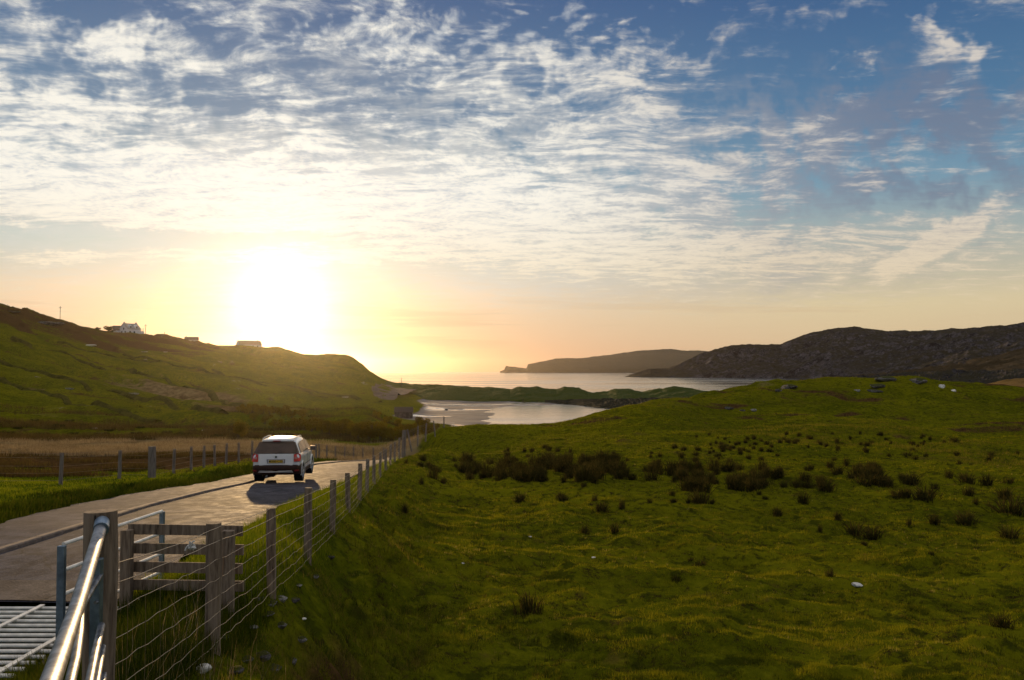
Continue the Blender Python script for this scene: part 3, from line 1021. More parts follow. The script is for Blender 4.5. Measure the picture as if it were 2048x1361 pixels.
# rocky hill across the bay
land('rocky_hill', [
    (1250, 2080, -14.5, 2120, 754, 2300, -15), (1270, 2040, -14.3, 2100, 746, 2350, -15), (1300, 1980, -14.3, 2100, 737, 2400, -15), (1335, 1940, -14.3, 2080, 737, 2500, -15), (1360, 1900, -14.3, 2080, 728, 2500, -15),
    (1400, 1860, -14.3, 2060, 709, 2500, -15), (1440, 1820, -14.3, 2050, 696, 2500, -15), (1470, 1800, -14.3, 2050, 691, 2500, -15), (1515, 1760, -14.3, 2040, 689, 2500, -15), (1560, 1720, -14.3, 2030, 690, 2500, -15),
    (1585, 1700, -14.3, 2030, 679, 2600, -15), (1620, 1660, -14.3, 2020, 667, 2600, -15), (1660, 1600, -14.3, 2000, 660, 2600, -15), (1715, 1540, -14.3, 1980, 655, 2600, -15), (1750, 1500, -14.3, 1960, 658, 2600, -15),
    (1790, 1440, -14.3, 1940, 661, 2600, -15), (1870, 1300, -14.3, 1900, 663, 2600, -15), (1940, 1200, -14, 1860, 659, 2600, -15), (1990, 1150, -13, 1820, 655, 2600, -15), (2048, 1100, -12, 1780, 648, 2600, -15),
    (2300, 1000, -10, 1700, 640, 2600, -15), (2900, 900, -10, 1500, 640, 2600, -15)],
    M_hill, rows=300, ncol=760, amp=24.0, ns=80.0, seed=12, prof=0.75, calm=0.72)
# nearer moorland on the right
land('moor_hill', [
    (1600, 560, -14.6, 600, 765, 800, -15), (1680, 500, -14.4, 640, 757, 900, -15), (1760, 440, -14.2, 700, 749, 1000, -15), (1850, 400, -13.9, 760, 741, 1100, -14), (1920, 380, -13.5, 820, 730, 1150, -12),
    (1980, 360, -13, 860, 716, 1200, -10), (2048, 350, -12, 900, 700, 1200, -8), (2300, 340, -11, 950, 680, 1300, 0), (2800, 330, -10, 950, 670, 1300, 0)],
    M_hill_brown, rows=150, ncol=420, amp=5.0, ns=40.0, seed=22, prof=0.9)
land('dark_shore', [
    (1545, 425, -14.6, 440, 769, 470, -15), (1575, 410, -14.6, 440, 766, 480, -15), (1625, 350, -14.6, 420, 763, 480, -15), (1700, 300, -14.5, 420, 755, 520, -15), (1800, 290, -14.3, 420, 750, 520, -15), (1880, 285, -14, 400, 748, 520, -14),
    (1960, 270, -13, 400, 745, 520, -14), (2048, 260, -12, 380, 742, 520, -14), (2400, 250, -12, 380, 742, 520, -14)],
    rock_material('dark_shore_rock', (0.010, 0.009, 0.011), (0.075, 0.068, 0.075), (0.030, 0.025, 0.010), 0.35, 0.22), rows=60, ncol=420, amp=2.6, ns=14.0, seed=28, prof=0.7, smo=False)
land('dry_grass_hill', [
    (1955, 205, -8, 250, 774, 320, -13), (1975, 195, -7.6, 250, 766, 330, -13), (2010, 185, -7, 250, 759, 340, -13), (2048, 180, -6.5, 250, 756, 350, -12), (2200, 170, -6, 250, 745, 360, -12), (2700, 165, -6, 250, 740, 360, -12)],
    M_hill_orange, rows=60, ncol=260, amp=0.8, ns=11.0, seed=31, prof=0.7, ridge=False)
# distant headland
land('distant_headland', [
    (1000, 6200, -14.5, 6300, 743, 6500, -15), (1008, 6150, -14.3, 6200, 740, 6600, -15), (1012, 6150, -14.3, 6180, 733, 6700, -15), (1030, 6150, -14.3, 6200, 734, 6800, -15), (1053, 6150, -14.3, 6250, 736, 6900, -15),
    (1056, 6150, -14.3, 6300, 728, 6900, -15), (1085, 6150, -14.3, 6400, 723, 7200, -15), (1135, 6150, -14.3, 6600, 716, 7300, -15), (1200, 6150, -14.3, 6800, 712, 7600, -15), (1260, 6150, -14.3, 6900, 706, 7800, -15),
    (1310, 6150, -14.3, 7000, 700, 8000, -15), (1340, 6150, -14.3, 7000, 699, 8000, -15), (1375, 6150, -14.3, 7000, 703, 8000, -15), (1420, 6150, -14.3, 7000, 704, 8000, -15), (1480, 6150, -14.3, 7000, 708, 8000, -15), (1600, 6150, -14.3, 7000, 712, 8000, -15), (1800, 6150, -14.3, 7000, 725, 8000, -15)],
    M_island, rows=60, ncol=600, amp=12.0, ns=420.0, seed=44, prof=0.45)

# turf banks and old walls running down the left slope
M_bank = blade_material('bank_heath', (0.034, 0.036, 0.007), (0.080, 0.072, 0.014), (0.090, 0.080, 0.018), 0.1, world_scale=0.5)
BANKS = [
    ([(30, 676), (150, 716), (290, 752), (420, 788), (560, 826)], 'longest dark turf bank, slanting across the middle of the left slope'),
    ([(0, 722), (110, 752), (230, 786), (330, 806), (440, 832)], 'dark turf bank below the longest one, lower on the left slope'),
    ([(250, 712), (380, 738), (520, 770), (660, 800)], 'turf bank above the longest one, running towards the headland'),
    ([(120, 690), (230, 716), (330, 728)], 'short turf bank high on the slope under the white house'),
    ([(420, 742), (560, 772), (700, 796), (770, 806)], 'faint turf bank nearest the car park on the right of the slope'),
    ([(0, 762), (120, 798), (240, 830), (330, 852)], 'lowest dark turf bank at the left foot of the slope'),
]
for bi, (pl_, lab) in enumerate(BANKS):
    hp = [q for q in hits(pl_) if q is not None]
    ctr = []
    for a, b in zip(hp, hp[1:]):
        n = max(2, int((b - a).length / 1.6))
        for k in range(n):
            ctr.append(a.lerp(b, k / n))
    cx = np.array([c.x for c in ctr])
    cy = np.array([c.y for c in ctr])
    kk = np.arange(len(ctr))
    cx = cx + fbm(kk / 9.0, kk * 0.0 + bi, 3, 7) * 3
    cy = cy + fbm(kk / 9.0, kk * 0.0 + bi + 30, 3, 9) * 3
    tx, ty = np.gradient(cx), np.gradient(cy)
    ln_ = np.hypot(tx, ty) + 1e-6
    nx, ny = -ty / ln_, tx / ln_
    prof_ = [(-1.1, -0.3), (-0.55, 0.42), (-0.1, 0.75), (0.35, 0.62), (0.8, 0.2), (1.1, -0.3)]
    vv = []
    for j, (o_, h_) in enumerate(prof_):
        wv_ = 0.5 + 0.7 * np.clip(fbm(kk / 3.0, kk * 0 + j, 2, 40 + bi) + 0.5, 0, 1)
        X_ = cx + nx * o_ * wv_
        Y_ = cy + ny * o_ * wv_
        vv.append(np.stack([X_, Y_, height(X_, Y_) + h_ * (0.35 + 0.9 * np.clip(fbm(kk / 4.0, kk * 0 + 2, 3, 50 + bi) + 0.45, 0, 1))], 1))
    V_ = np.stack(vv, 1).reshape(-1, 3)
    mesh_np('turf_bank', V_, grid_faces(len(ctr), len(prof_)), M_bank, smooth_=False, label=lab, cat='bank')

# ================================================================ small modelling helpers
class MB:
    """Collects simple solids and links them as one mesh object."""

    def __init__(self):
        self.bm = bmesh.new()

    def box(self, c, s, rot=None, bev=0.0):
        M = Matrix.Translation(c) @ (rot.to_4x4() if rot is not None else Matrix.Identity(4)) @ Matrix.Diagonal((s[0], s[1], s[2], 1))
        r = bmesh.ops.create_cube(self.bm, size=1.0, matrix=M)
        if bev:
            es = set()
            for v in r['verts']:
                es.update(v.link_edges)
            bmesh.ops.bevel(self.bm, geom=list(es), offset=bev, segments=2, profile=0.6, affect='EDGES')
        return self

    def tube(self, pts, r, seg=10, caps=True, r2=None):
        pts = [Vector(p) for p in pts]
        rings = []
        up = Vector((0, 0, 1))
        for i, p in enumerate(pts):
            a = pts[max(0, i - 1)]
            b = pts[min(len(pts) - 1, i + 1)]
            d = (b - a).normalized()
            u = d.cross(up if abs(d.z) < 0.95 else Vector((1, 0, 0))).normalized()
            w = u.cross(d)
            rr = r if r2 is None else r + (r2 - r) * i / max(1, len(pts) - 1)
            if isinstance(r, (list, tuple)): rr = r[i]
            rings.append([self.bm.verts.new(p + (u * math.cos(2 * math.pi * k / seg) + w * math.sin(2 * math.pi * k / seg)) * rr) for k in range(seg)])
        for a, b in zip(rings, rings[1:]):
            for k in range(seg):
                self.bm.faces.new((a[k], a[(k + 1) % seg], b[(k + 1) % seg], b[k]))
        if caps:
            self.bm.faces.new(rings[0][::-1])
            self.bm.faces.new(rings[-1])
        return self

    def poly(self, pts, thick=None):
        vs = [self.bm.verts.new(p) for p in pts]
        f = self.bm.faces.new(vs)
        if thick is not None:
            r = bmesh.ops.extrude_face_region(self.bm, geom=[f])
            ex = [v for v in r['geom'] if isinstance(v, bmesh.types.BMVert)]
            bmesh.ops.translate(self.bm, verts=ex, vec=thick)
        return self

    def mesh(self, name, mat, smooth_=False):
        bmesh.ops.recalc_face_normals(self.bm, faces=self.bm.faces)
        me = bpy.data.meshes.new(name)
        self.bm.to_mesh(me)
        self.bm.free()
        if smooth_:
            me.polygons.foreach_set('use_smooth', [True] * len(me.polygons))
            me.set_sharp_from_angle(angle=math.radians(42))
        me.materials.append(mat)
        return me

    def build(self, name, mat, parent=None, smooth_=False, loc=None, **k):
        me = self.mesh(name, mat, smooth_)
        o = bpy.data.objects.new(name, me)
        COL.objects.link(o)
        if parent: o.parent = parent
        if loc is not None: o.location = loc
        tag(o, **k)
        return o


def inst(me, name, parent=None, loc=(0, 0, 0), rz=0.0, sc=(1, 1, 1), rx=0.0, ry=0.0, **k):
    o = bpy.data.objects.new(name, me)
    COL.objects.link(o)
    o.location = loc
    o.rotation_euler = (rx, ry, rz)
    o.scale = sc if isinstance(sc, (tuple, list)) else (sc,) * 3
    if parent: o.parent = parent
    tag(o, **k)
    return o


def post_mesh(r, h, seed, mat, below=0.35, seg=12):
    rr = random.Random(seed)
    mb = MB()
    pts, rad_ = [], []
    n = 7
    for i in range(n):
        t_ = i / (n - 1)
        pts.append((rr.uniform(-0.004, 0.004), rr.uniform(-0.004, 0.004), -below + (h + below) * t_))
        rad_.append(r * rr.uniform(0.94, 1.05) * (0.97 if i == n - 1 else 1))
    mb.tube(pts, rad_, seg)
    me = mb.mesh('post', mat, True)
    return me


# ================================================================ field fence
fence = empty('wire_fence', (FX[0], FD[0], FZ[0]), label='post and wire netting fence running along the right side of the lane', cat='fence')
O = Vector(fence.location)
variants = [post_mesh(0.060, 1.12, s, M_wood) for s in range(5)]
far_variants = [post_mesh(0.055, 1.08, s + 50, M_wood_far) for s in range(4)]
big_far = post_mesh(0.125, 1.32, 71, M_wood_far)
lean = random.Random(3)
tops = []
for i in range(len(FENCE)):
    x, y, z = FX[i], FD[i], FZ[i]
    me = variants[i % 5] if i < 6 else far_variants[i % 4]
    lx, ly = lean.uniform(-0.03, 0.03), lean.uniform(-0.03, 0.03)
    sc = 1.0
    if i == 0: sc = 1.02
    if i == 13: me = big_far
    if i in (16, 17): lx = -0.16
    if i == 14: ly = 0.20
    s_ = lean.uniform(0.95, 1.05) * sc
    inst(me, 'post', fence, Vector((x, y, z)) - O, lean.uniform(0, 6), (s_ * (1.12 if i == 0 else 1), s_ * (1.12 if i == 0 else 1), s_), lx, ly)
WIRE_H = [1.10, 0.98, 0.82, 0.66, 0.51, 0.37, 0.24, 0.12]
node_pts = [(-2.36, 5.1, -2.2)] + [(FX[i], FD[i], FZ[i]) for i in range(len(FENCE))]


def wire_line(h, kink, thick, first=0, last=None, double=False):
    pts = []
    rr = random.Random(int(h * 100))
    seq = node_pts[first:last]
    for (a, b) in zip(seq, seq[1:]):
        n = 14 if a[1] < 25 else 5
        sag = rr.uniform(0.0, 0.025)
        for k in range(n):
            t_ = k / n
            p = Vector(a).lerp(Vector(b), t_)
            p.z += h - sag * math.sin(math.pi * t_) + (rr.uniform(-kink, kink) if k else 0)
            p.x += 0.065
            pts.append(p - O)
    pts.append(Vector(seq[-1]) + Vector((0.06, 0, h)) - O)
    return pts


for j, h in enumerate(WIRE_H):
    MB().tube(wire_line(h, 0.003 if j < 2 else 0.012, 0.003), [0.0] if False else (0.0030 if j < 2 else 0.0023), 4, True).build('wire', M_wire, fence, True)
# vertical stay wires of the netting, joined: far too many to tell apart
mb = MB()
rr = random.Random(9)
for (a, b) in list(zip(node_pts, node_pts[1:]))[:9]:
    n = int((b[1] - a[1]) / 0.16) if a[1] > 7 else 17
    step = 2
    for k in range(0, n, step):
        p = Vector(a).lerp(Vector(b), (k + 0.5) / n) + Vector((0.065, 0, 0)) - O
        zz = [p + Vector((rr.uniform(-0.004, 0.004), rr.uniform(-0.012, 0.012), hh)) for hh in (0.10, 0.37, 0.66, 0.83)]
        mb.tube(zz, 0.0019, 3, False)
mb.build('stay_wires', M_wire, fence, True, kind='stuff')
# a knot of bright fleece caught on the top wires
mb = MB()
rr = random.Random(5)
kc = P(381, 1093, 7.4)
for i in range(26):
    a = Vector((rr.gauss(0, 0.010), rr.gauss(0, 0.008), rr.gauss(0, 0.012)))
    b = a + Vector((rr.gauss(0, 0.012), rr.gauss(0, 0.012), rr.gauss(0, 0.018)))
    mb.tube([kc + a, kc + (a + b) / 2 + Vector((0, 0, 0.008)), kc + b], 0.008, 6)
M_fleece = simple('fleece', (0.62, 0.62, 0.60), 0.95, var=0.2)
mb.build('wool_tuft', M_fleece, None, True, label='scrap of pale fleece caught on the wire beside the wooden rails', cat='wool')

# ================================================================ big gate post, galvanised gate
gp = empty('gate_post', (-2.315, 5.1, -2.2), label='thick round weathered gate post at the end of the galvanised gate', cat='post')
me = post_mesh(0.088, 1.41, 17, M_wood, 0.3, 20)
inst(me, 'timber', gp)
# split running down the post face, a thin dark strip coloured as the shadow inside it
MB().box((0.008, -0.088, 1.20), (0.007, 0.010, 0.40)).build('crack_shade_strip', simple('crack_shadow_wood', (0.03, 0.022, 0.016), 0.95), gp)
for zz in (0.32, 0.78):
    MB().tube([(0.03, -0.085, zz), (0.03, -0.112, zz)], 0.012, 8).build('bolt', M_galv, gp, True)

gate = empty('metal_gate', (-2.36, 4.97, -2.2), label='galvanised tubular field gate seen end-on, running towards the viewer', cat='gate')
G0 = Vector(gate.location)


def gl(px, py, d):
    return P(px, py, d) - G0


MB().tube([gl(203, 1052, 4.98), gl(152, 1220, 3.72), gl(102, 1361, 2.78), gl(40, 1530, 2.1)], 0.0315, 18).build('top_rail', M_galv, gate, True)
MB().tube([gl(204, 1046, 5.02), gl(202, 1060, 4.9)], 0.040, 18).build('end_socket', M_galv_dull, gate, True)
MB().box((0.098, -0.025, 0.57), (0.055, 0.05, 1.22), bev=0.008).build('hanging_stile', M_galv_dull, gate)
MB().tube([gl(199, 1152, 4.95), gl(181, 1182, 4.75), gl(167, 1206, 4.5), gl(161, 1222, 4.35), gl(159, 1262, 3.9), gl(151, 1320, 3.4), gl(141, 1361, 3.15), gl(120, 1450, 2.7)], 0.019, 12).build('brace_tube', M_galv, gate, True)
MB().tube([gl(203, 1252, 4.95), gl(190, 1310, 4.4), gl(172, 1400, 3.7), gl(150, 1500, 3.2)], 0.020, 12).build('rail', M_galv, gate, True)
MB().tube([gl(206, 1295, 4.95), gl(197, 1345, 4.5), gl(182, 1430, 3.9)], 0.017, 12).build('rail', M_galv, gate, True)
MB().tube([gl(208, 1350, 4.95), gl(200, 1400, 4.5)], 0.017, 12).build('rail', M_galv, gate, True)
MB().tube([gl(190, 1206, 4.9), gl(202, 1200, 4.96)], 0.010, 8).build('latch_pin', M_galv, gate, True)

# ================================================================ cattle grid and its wing railing
grid = empty('cattle_grid', (-4.5, 9.4, -2.74), label='painted steel cattle grid set across the lane in front of the gate', cat='cattle grid')
gm = MB().tube([(-3.75, 0, 0), (0.0, 0, 0)], 0.021, 12).mesh('bar', M_grid, True)
for i in range(14):
    inst(gm, 'bar', grid, (0, -1.16 + i * 0.178, -0.018))
for xx in (-0.16, -0.98, -1.85, -2.7):
    MB().box((xx, 0, 0.006), (0.055, 2.42, 0.016)).build('cross_strip', M_grid, grid)
M_pitc = simple('pit_concrete', (0.035, 0.03, 0.028), 0.9)
MB().box((-1.88, 1.245, -0.30), (3.8, 0.06, 0.52)).build('pit_wall', M_pitc, grid)
MB().box((-1.88, -1.245, -0.30), (3.8, 0.06, 0.52)).build('pit_wall', M_pitc, grid)
MB().box((0.06, 0, -0.28), (0.08, 2.42, 0.52)).build('pit_wall', M_pitc, grid)

wing = empty('grid_railing', (-4.3, 8.66, -2.68), label='galvanised side railing of the cattle grid, behind the wooden rails', cat='railing')
W0 = Vector(wing.location)
MB().box((0, 0, 0.49), (0.07, 0.05, 1.04), bev=0.004).build('upright', M_galv_dull, wing)
MB().box((0, 2.47, 0.42), (0.055, 0.05, 1.06), bev=0.004).build('upright', M_galv_dull, wing)
for j, (za, zb) in enumerate([(1.02, 0.955), (0.77, 0.69), (0.54, 0.44), (0.33, 0.22), (0.12, 0.01)]):
    MB().tube([(0.0, 0.03, za), (0.0, 2.46, zb)], 0.019, 10).build('rail', M_grid, wing, True)

# ================================================================ wooden rails between grid and fence
hur = empty('wooden_rails', (-4.14, 9.75, -2.75), label='short run of four weathered wooden boards on posts between grid and fence', cat='fence')
MB().box((0, 0, 0.46), (0.11, 0.10, 1.16), bev=0.006).build('post', M_wood, hur)
MB().box((1.12, -0.10, 0.47), (0.12, 0.10, 1.16), bev=0.006).build('post', M_wood, hur)
rr = random.Random(21)
for j, zz in enumerate([1.035, 0.83, 0.63, 0.44]):
    MB().box((0.60, 0.075, zz - 0.01), (1.26 + rr.uniform(-0.03, 0.03), 0.032, 0.112), rot=Matrix.Rotation(math.radians(0.9 + rr.uniform(-0.3, 0.3)), 3, 'Y'), bev=0.003).build('board', M_wood, hur)

# ================================================================ fence on the far side of the lane
LFP = [(-25.5, 20, -3.15, 0), (-18.6, 24.8, -3.45, 0), (-14.28, 28.6, -3.7, 0), (-14.2, 32.7, -4.0, 0), (-13.5, 33.9, -4.08, 1), (-14.08, 37.6, -4.3, 0), (-14.2, 40, -4.4, 0), (-14.32, 42, -4.5, 0), (-14.34, 43.6, -4.58, 0),
       (-14.3, 45.2, -4.66, 0), (-14.2, 47, -4.74, 0), (-14.1, 49, -4.85, 0), (-13.9, 51.2, -5.0, 0), (-13.6, 53.6, -5.2, 0), (-13.2, 56.4, -5.55, 0), (-12.8, 59, -5.9, 0)]
LF = [(px, d) for px, d in [(640, 61), (655, 62), (672, 63), (690, 64), (708, 65), (727, 66), (747, 67), (768, 68), (790, 69)]]
lf = empty('lane_fence', (-13.5, 33.9, H(-13.5, 33.9)), label='post and wire fence on the far left side of the lane, behind the car', cat='fence')
L0 = Vector(lf.location)
gate_far = post_mesh(0.14, 1.22, 33, M_wood_far, 0.4, 14)
nodes = []
for i, (x, y, z, bigp) in enumerate(LFP):
    z = H(x, y)
    nodes.append((x, y, z))
    o = inst(gate_far if bigp else far_variants[i % 4], 'post', lf, Vector((x, y, z)) - L0, i, (1.1, 1.1, 0.95) if not bigp else (1, 1, 1), lean.uniform(-.03, .03), 0.09 if i == 2 else lean.uniform(-.03, .03))
for (px, d) in LF:
    x = (px - 1024) / F * d
    z = H(x, d)
    nodes.append((x, d, z))
    inst(far_variants[int(px) % 4], 'post', lf, Vector((x, d, z)) - L0, px, (0.9, 0.9, 0.95), lean.uniform(-.04, .04), lean.uniform(-.04, .04))
for h in (1.0, 0.86, 0.6, 0.38, 0.15):
    pts = []
    for a in nodes:
        pts.append(Vector(a) + Vector((0.05, 0, h)) - L0)
    MB().tube(pts, 0.0042, 3).build('wire', M_old_wire, lf, True)

# ================================================================ the car
def build_car():
    paint = simple('silver_white_paint', (0.80, 0.80, 0.82), 0.25, 0.0, var=0.02, spec=0.7)
    for n in paint.node_tree.nodes:
        if n.type == 'BSDF_PRINCIPLED':
            n.inputs['Coat Weight'].default_value = 0.7
            n.inputs['Coat Roughness'].default_value = 0.05
    plastic = simple('dark_brown_plastic', (0.030, 0.012, 0.008), 0.6, var=0.15, spec=0.2)
    rubber = simple('tyre_rubber', (0.012, 0.010, 0.010), 0.85)
    glass = simple('tinted_glass', (0.085, 0.052, 0.036), 0.15, 0.0, var=0.25, scale=2.0, spec=0.35)
    glass2 = simple('side_glass', (0.05, 0.04, 0.03), 0.22, 0.0, var=0.5, scale=2.5, spec=0.35)
    red = simple('lamp_red', (0.62, 0.014, 0.012), 0.18, var=0.25, scale=14, spec=0.7)
    redp = simple('lamp_pink', (0.55, 0.22, 0.20), 0.2, var=0.1)
    refl = simple('reflector_red', (0.22, 0.006, 0.006), 0.3)
    silver = simple('skid_silver', (0.48, 0.46, 0.44), 0.35, 0.6, var=0.05)
    chrome = simple('rim_alloy', (0.55, 0.55, 0.56), 0.28, 0.9, var=0.1)
    yellow = simple('plate_yellow', (0.62, 0.38, 0.015), 0.5, var=0.06)
    white = simple('plate_white', (0.62, 0.60, 0.58), 0.5)
    black = simple('plate_lettering', (0.045, 0.035, 0.012), 0.6)
    greenb = simple('badge_green', (0.03, 0.055, 0.035), 0.25)
    car = empty('parked_car', (-8.94, 34.2, float(road_z(34.2)) + 0.035), math.radians(4.8), label='silver compact SUV with dark bumper driving away down the lane', cat='car')
    car.name = 'car'
    # car axes: +y forward (rear bumper at y=0), x to the right, z up
    st = [  # y, zb, hw_low, belt, hw_belt, roof z, hw_roof
        (0.06, 0.42, 0.80, 0.98, 0.82, 0.99, 0.76),
        (0.10, 0.34, 0.86, 1.00, 0.86, 1.02, 0.80),
        (0.20, 0.30, 0.885, 1.03, 0.885, 1.38, 0.70),
        (0.34, 0.28, 0.890, 1.04, 0.890, 1.555, 0.675),
        (0.55, 0.26, 0.893, 1.04, 0.893, 1.600, 0.670),
        (1.10, 0.24, 0.896, 1.03, 0.896, 1.640, 0.675),
        (1.90, 0.22, 0.896, 1.01, 0.896, 1.650, 0.675),
        (2.50, 0.22, 0.896, 1.00, 0.893, 1.600, 0.665),
        (2.80, 0.22, 0.896, 1.00, 0.890, 1.480, 0.650),
        (3.20, 0.22, 0.893, 1.00, 0.885, 1.110, 0.720),
        (3.70, 0.24, 0.880, 0.96, 0.850, 1.000, 0.700),
        (4.05, 0.28, 0.840, 0.88, 0.800, 0.900, 0.620),
        (4.20, 0.36, 0.740, 0.74, 0.700, 0.760, 0.540)]
    bm = bmesh.new()
    rings = []
    for (y, zb, hl, bz, hb, rz, hr) in st:
        half = [(0.0, zb), (hl * 0.80, zb), (hl * 0.97, zb + 0.07), (hl, zb + 0.22), (hb * 1.0, bz - 0.10), (hb * 0.985, bz - 0.02), (hb * 0.955, bz + 0.02 * (rz > bz + 0.1)),
                (hr + (hb * 0.955 - hr) * 0.10, rz - min(0.10, (rz - bz) * 0.5) * 1.0), (hr * 0.93, rz - 0.025 * (rz > bz + 0.1)), (hr * 0.6, rz), (0.0, rz + 0.008)]
        ring = [bm.verts.new((xx, y, zz)) for xx, zz in half] + [bm.verts.new((-xx, y, zz)) for xx, zz in half[-2:0:-1]]
        rings.append(ring)
    n = len(rings[0])
    for a, b in zip(rings, rings[1:]):
        for k in range(n):
            bm.faces.new((a[k], a[(k + 1) % n], b[(k + 1) % n], b[k]))
    bm.faces.new(rings[0])
    bm.faces.new(rings[-1][::-1])
    bmesh.ops.recalc_face_normals(bm, faces=bm.faces)
    me = bpy.data.meshes.new('body')
    bm.to_mesh(me)
    bm.free()
    me.polygons.foreach_set('use_smooth', [True] * len(me.polygons))
    me.materials.append(paint)
    body = bpy.data.objects.new('body', me)
    COL.objects.link(body)
    body.parent = car
    bv = body.modifiers.new('soft', 'SUBSURF')
    bv.levels = bv.render_levels = 1

    def plate(name, pts, th, mat, parent=car, bev=0.0, **k):
        mb = MB()
        mb.poly(pts, th)
        if bev:
            bmesh.ops.bevel(mb.bm, geom=mb.bm.edges[:], offset=bev, segments=2, affect='EDGES')
        return mb.build(name, mat, parent, **k)

    # tailgate lower panel, white, proud of the body
    tg = plate('tailgate', [(-0.62, 0.085, 0.64), (0.62, 0.085, 0.64), (0.66, 0.080, 0.72), (0.66, 0.105, 1.085), (-0.66, 0.105, 1.085), (-0.66, 0.080, 0.72)], (0, -0.055, 0), paint, bev=0.02)
    # pressed number-plate recess, plate, letters
    plate('plate_recess', [(-0.335, 0.026, 0.735), (0.335, 0.026, 0.735), (0.345, 0.026, 0.895), (-0.345, 0.026, 0.895)], (0, -0.004, 0), simple('recess_grey', (0.24, 0.22, 0.24), 0.4), tg)
    plate('plate_surround', [(-0.29, 0.020, 0.745), (0.29, 0.020, 0.745), (0.29, 0.020, 0.875), (-0.29, 0.020, 0.875)], (0, -0.006, 0), white, tg)
    plate('number_plate', [(-0.262, 0.012, 0.758), (0.262, 0.012, 0.758), (0.262, 0.012, 0.866), (-0.262, 0.012, 0.866)], (0, -0.006, 0), yellow, tg)
    cu_ = bpy.data.curves.new('plate_text', 'FONT')
    cu_.body = "MX60 CZE"
    cu_.size = 0.118
    cu_.align_x = 'CENTER'
    cu_.align_y = 'CENTER'
    cu_.extrude = 0.001
    cu_.offset = 0.002
    to = bpy.data.objects.new('tmp', cu_)
    COL.objects.link(to)
    bpy.context.view_layer.update()
    tme = bpy.data.meshes.new_from_object(to.evaluated_get(bpy.context.evaluated_depsgraph_get()))
    bpy.data.objects.remove(to)
    tme.materials.clear()
    tme.materials.append(black)
    inst(tme, 'plate_lettering', tg, (0, 0.004, 0.812), 0, (0.98, 1.0, 1.0), math.pi / 2)
    MB().tube([(0, 0.045, 0.985), (0, 0.020, 0.985)], 0.045, 20).build('badge', chrome, tg, True)
    MB().tube([(0, 0.022, 0.978), (0, 0.014, 0.978)], 0.033, 20).build('badge_centre', greenb, tg, True)
    # rear window sweeping across the full width, dark pillars
    plate('rear_window', [(-0.77, 0.100, 1.095), (0.77, 0.100, 1.095), (0.735, 0.150, 1.24), (0.640, 0.320, 1.520), (0.60, 0.335, 1.545), (-0.60, 0.335, 1.545), (-0.640, 0.320, 1.520), (-0.735, 0.150, 1.24)], (0, -0.035, 0.012), glass, bev=0.008)
    MB().tube([(-0.02, 0.075, 1.10), (0.14, 0.085, 1.155), (0.34, 0.10, 1.165)], 0.010, 6).build('wiper', plastic, car, True)
    # roof spoiler lip
    plate('spoiler', [(-0.58, 0.34, 1.560), (0.58, 0.34, 1.560), (0.55, 0.20, 1.588), (-0.55, 0.20, 1.588)], (0, 0.01, 0.030), paint, bev=0.010)
    MB().box((0, 0.20, 1.572), (0.28, 0.02, 0.018)).build('brake_light', red, car)
    # bumper: dark moulding with silver skid strip, wraps the corners
    ys_ = [(-0.885, 0.62), (-0.895, 0.30), (-0.87, 0.12), (-0.78, 0.02), (-0.40, -0.035), (0.0, -0.045), (0.40, -0.035), (0.78, 0.02), (0.87, 0.12), (0.895, 0.30), (0.885, 0.62)]
    mb = MB()
    prof = [(0.30, 0.10), (0.34, 0.02), (0.50, -0.015), (0.60, -0.01), (0.66, 0.03), (0.69, 0.09)]
    rows_ = []
    for (x, y) in ys_:
        rows_.append([mb.bm.verts.new((x * (1.005 if abs(x) > 0.8 else 1), y + dy, z)) for z, dy in prof])
    for a, b in zip(rows_, rows_[1:]):
        for k in range(len(prof) - 1):
            mb.bm.faces.new((a[k], b[k], b[k + 1], a[k + 1]))
    mb.build('bumper', plastic, car, True)
    plate('skid_strip', [(-0.60, -0.05, 0.475), (0.60, -0.05, 0.475), (0.66, -0.045, 0.395), (0.20, -0.055, 0.405), (-0.20, -0.055, 0.405), (-0.66, -0.045, 0.395)], (0, 0.02, 0), silver, bev=0.006)
    MB().tube([(0, -0.02, 0.37), (0, -0.09, 0.375), (0, -0.10, 0.41)], 0.022, 8).build('tow_ball', plastic, car, True)
    MB().tube([(-0.34, 0.10, 0.27), (-0.34, -0.03, 0.26)], 0.035, 12).build('exhaust_pipe', silver, car, True)
    MB().box((-0.30, 0.35, 0.28), (0.42, 0.45, 0.14), bev=0.03).build('silencer', plastic, car)
    for s in (-1, 1):
        plate('reflector', [(s * 0.70, -0.035, 0.44), (s * 0.86, 0.045, 0.45), (s * 0.86, 0.045, 0.50), (s * 0.72, -0.030, 0.50)], (0, -0.012, 0), refl)
        # tail lamps, wrap-around with paler lens inside
        tl = plate('tail_lamp', [(s * 0.665, 0.050, 0.79), (s * 0.90, 0.095, 0.80), (s * 0.905, 0.30, 0.92), (s * 0.895, 0.26, 1.06), (s * 0.83, 0.13, 1.11), (s * 0.665, 0.070, 1.08)], (0, -0.03, 0.0), red, bev=0.012)
        plate('lamp_lens', [(s * 0.69, 0.010, 0.90), (s * 0.80, 0.030, 0.905), (s * 0.80, 0.034, 0.985), (s * 0.69, 0.014, 0.985)], (0, -0.006, 0), redp, tl)
        # rear corner pillars, dark
        plate('pillar', [(s * 0.78, 0.105, 1.10), (s * 0.845, 0.20, 1.12), (s * 0.665, 0.36, 1.52), (s * 0.62, 0.322, 1.525)], (s * 0.006, -0.014, 0.006), glass)
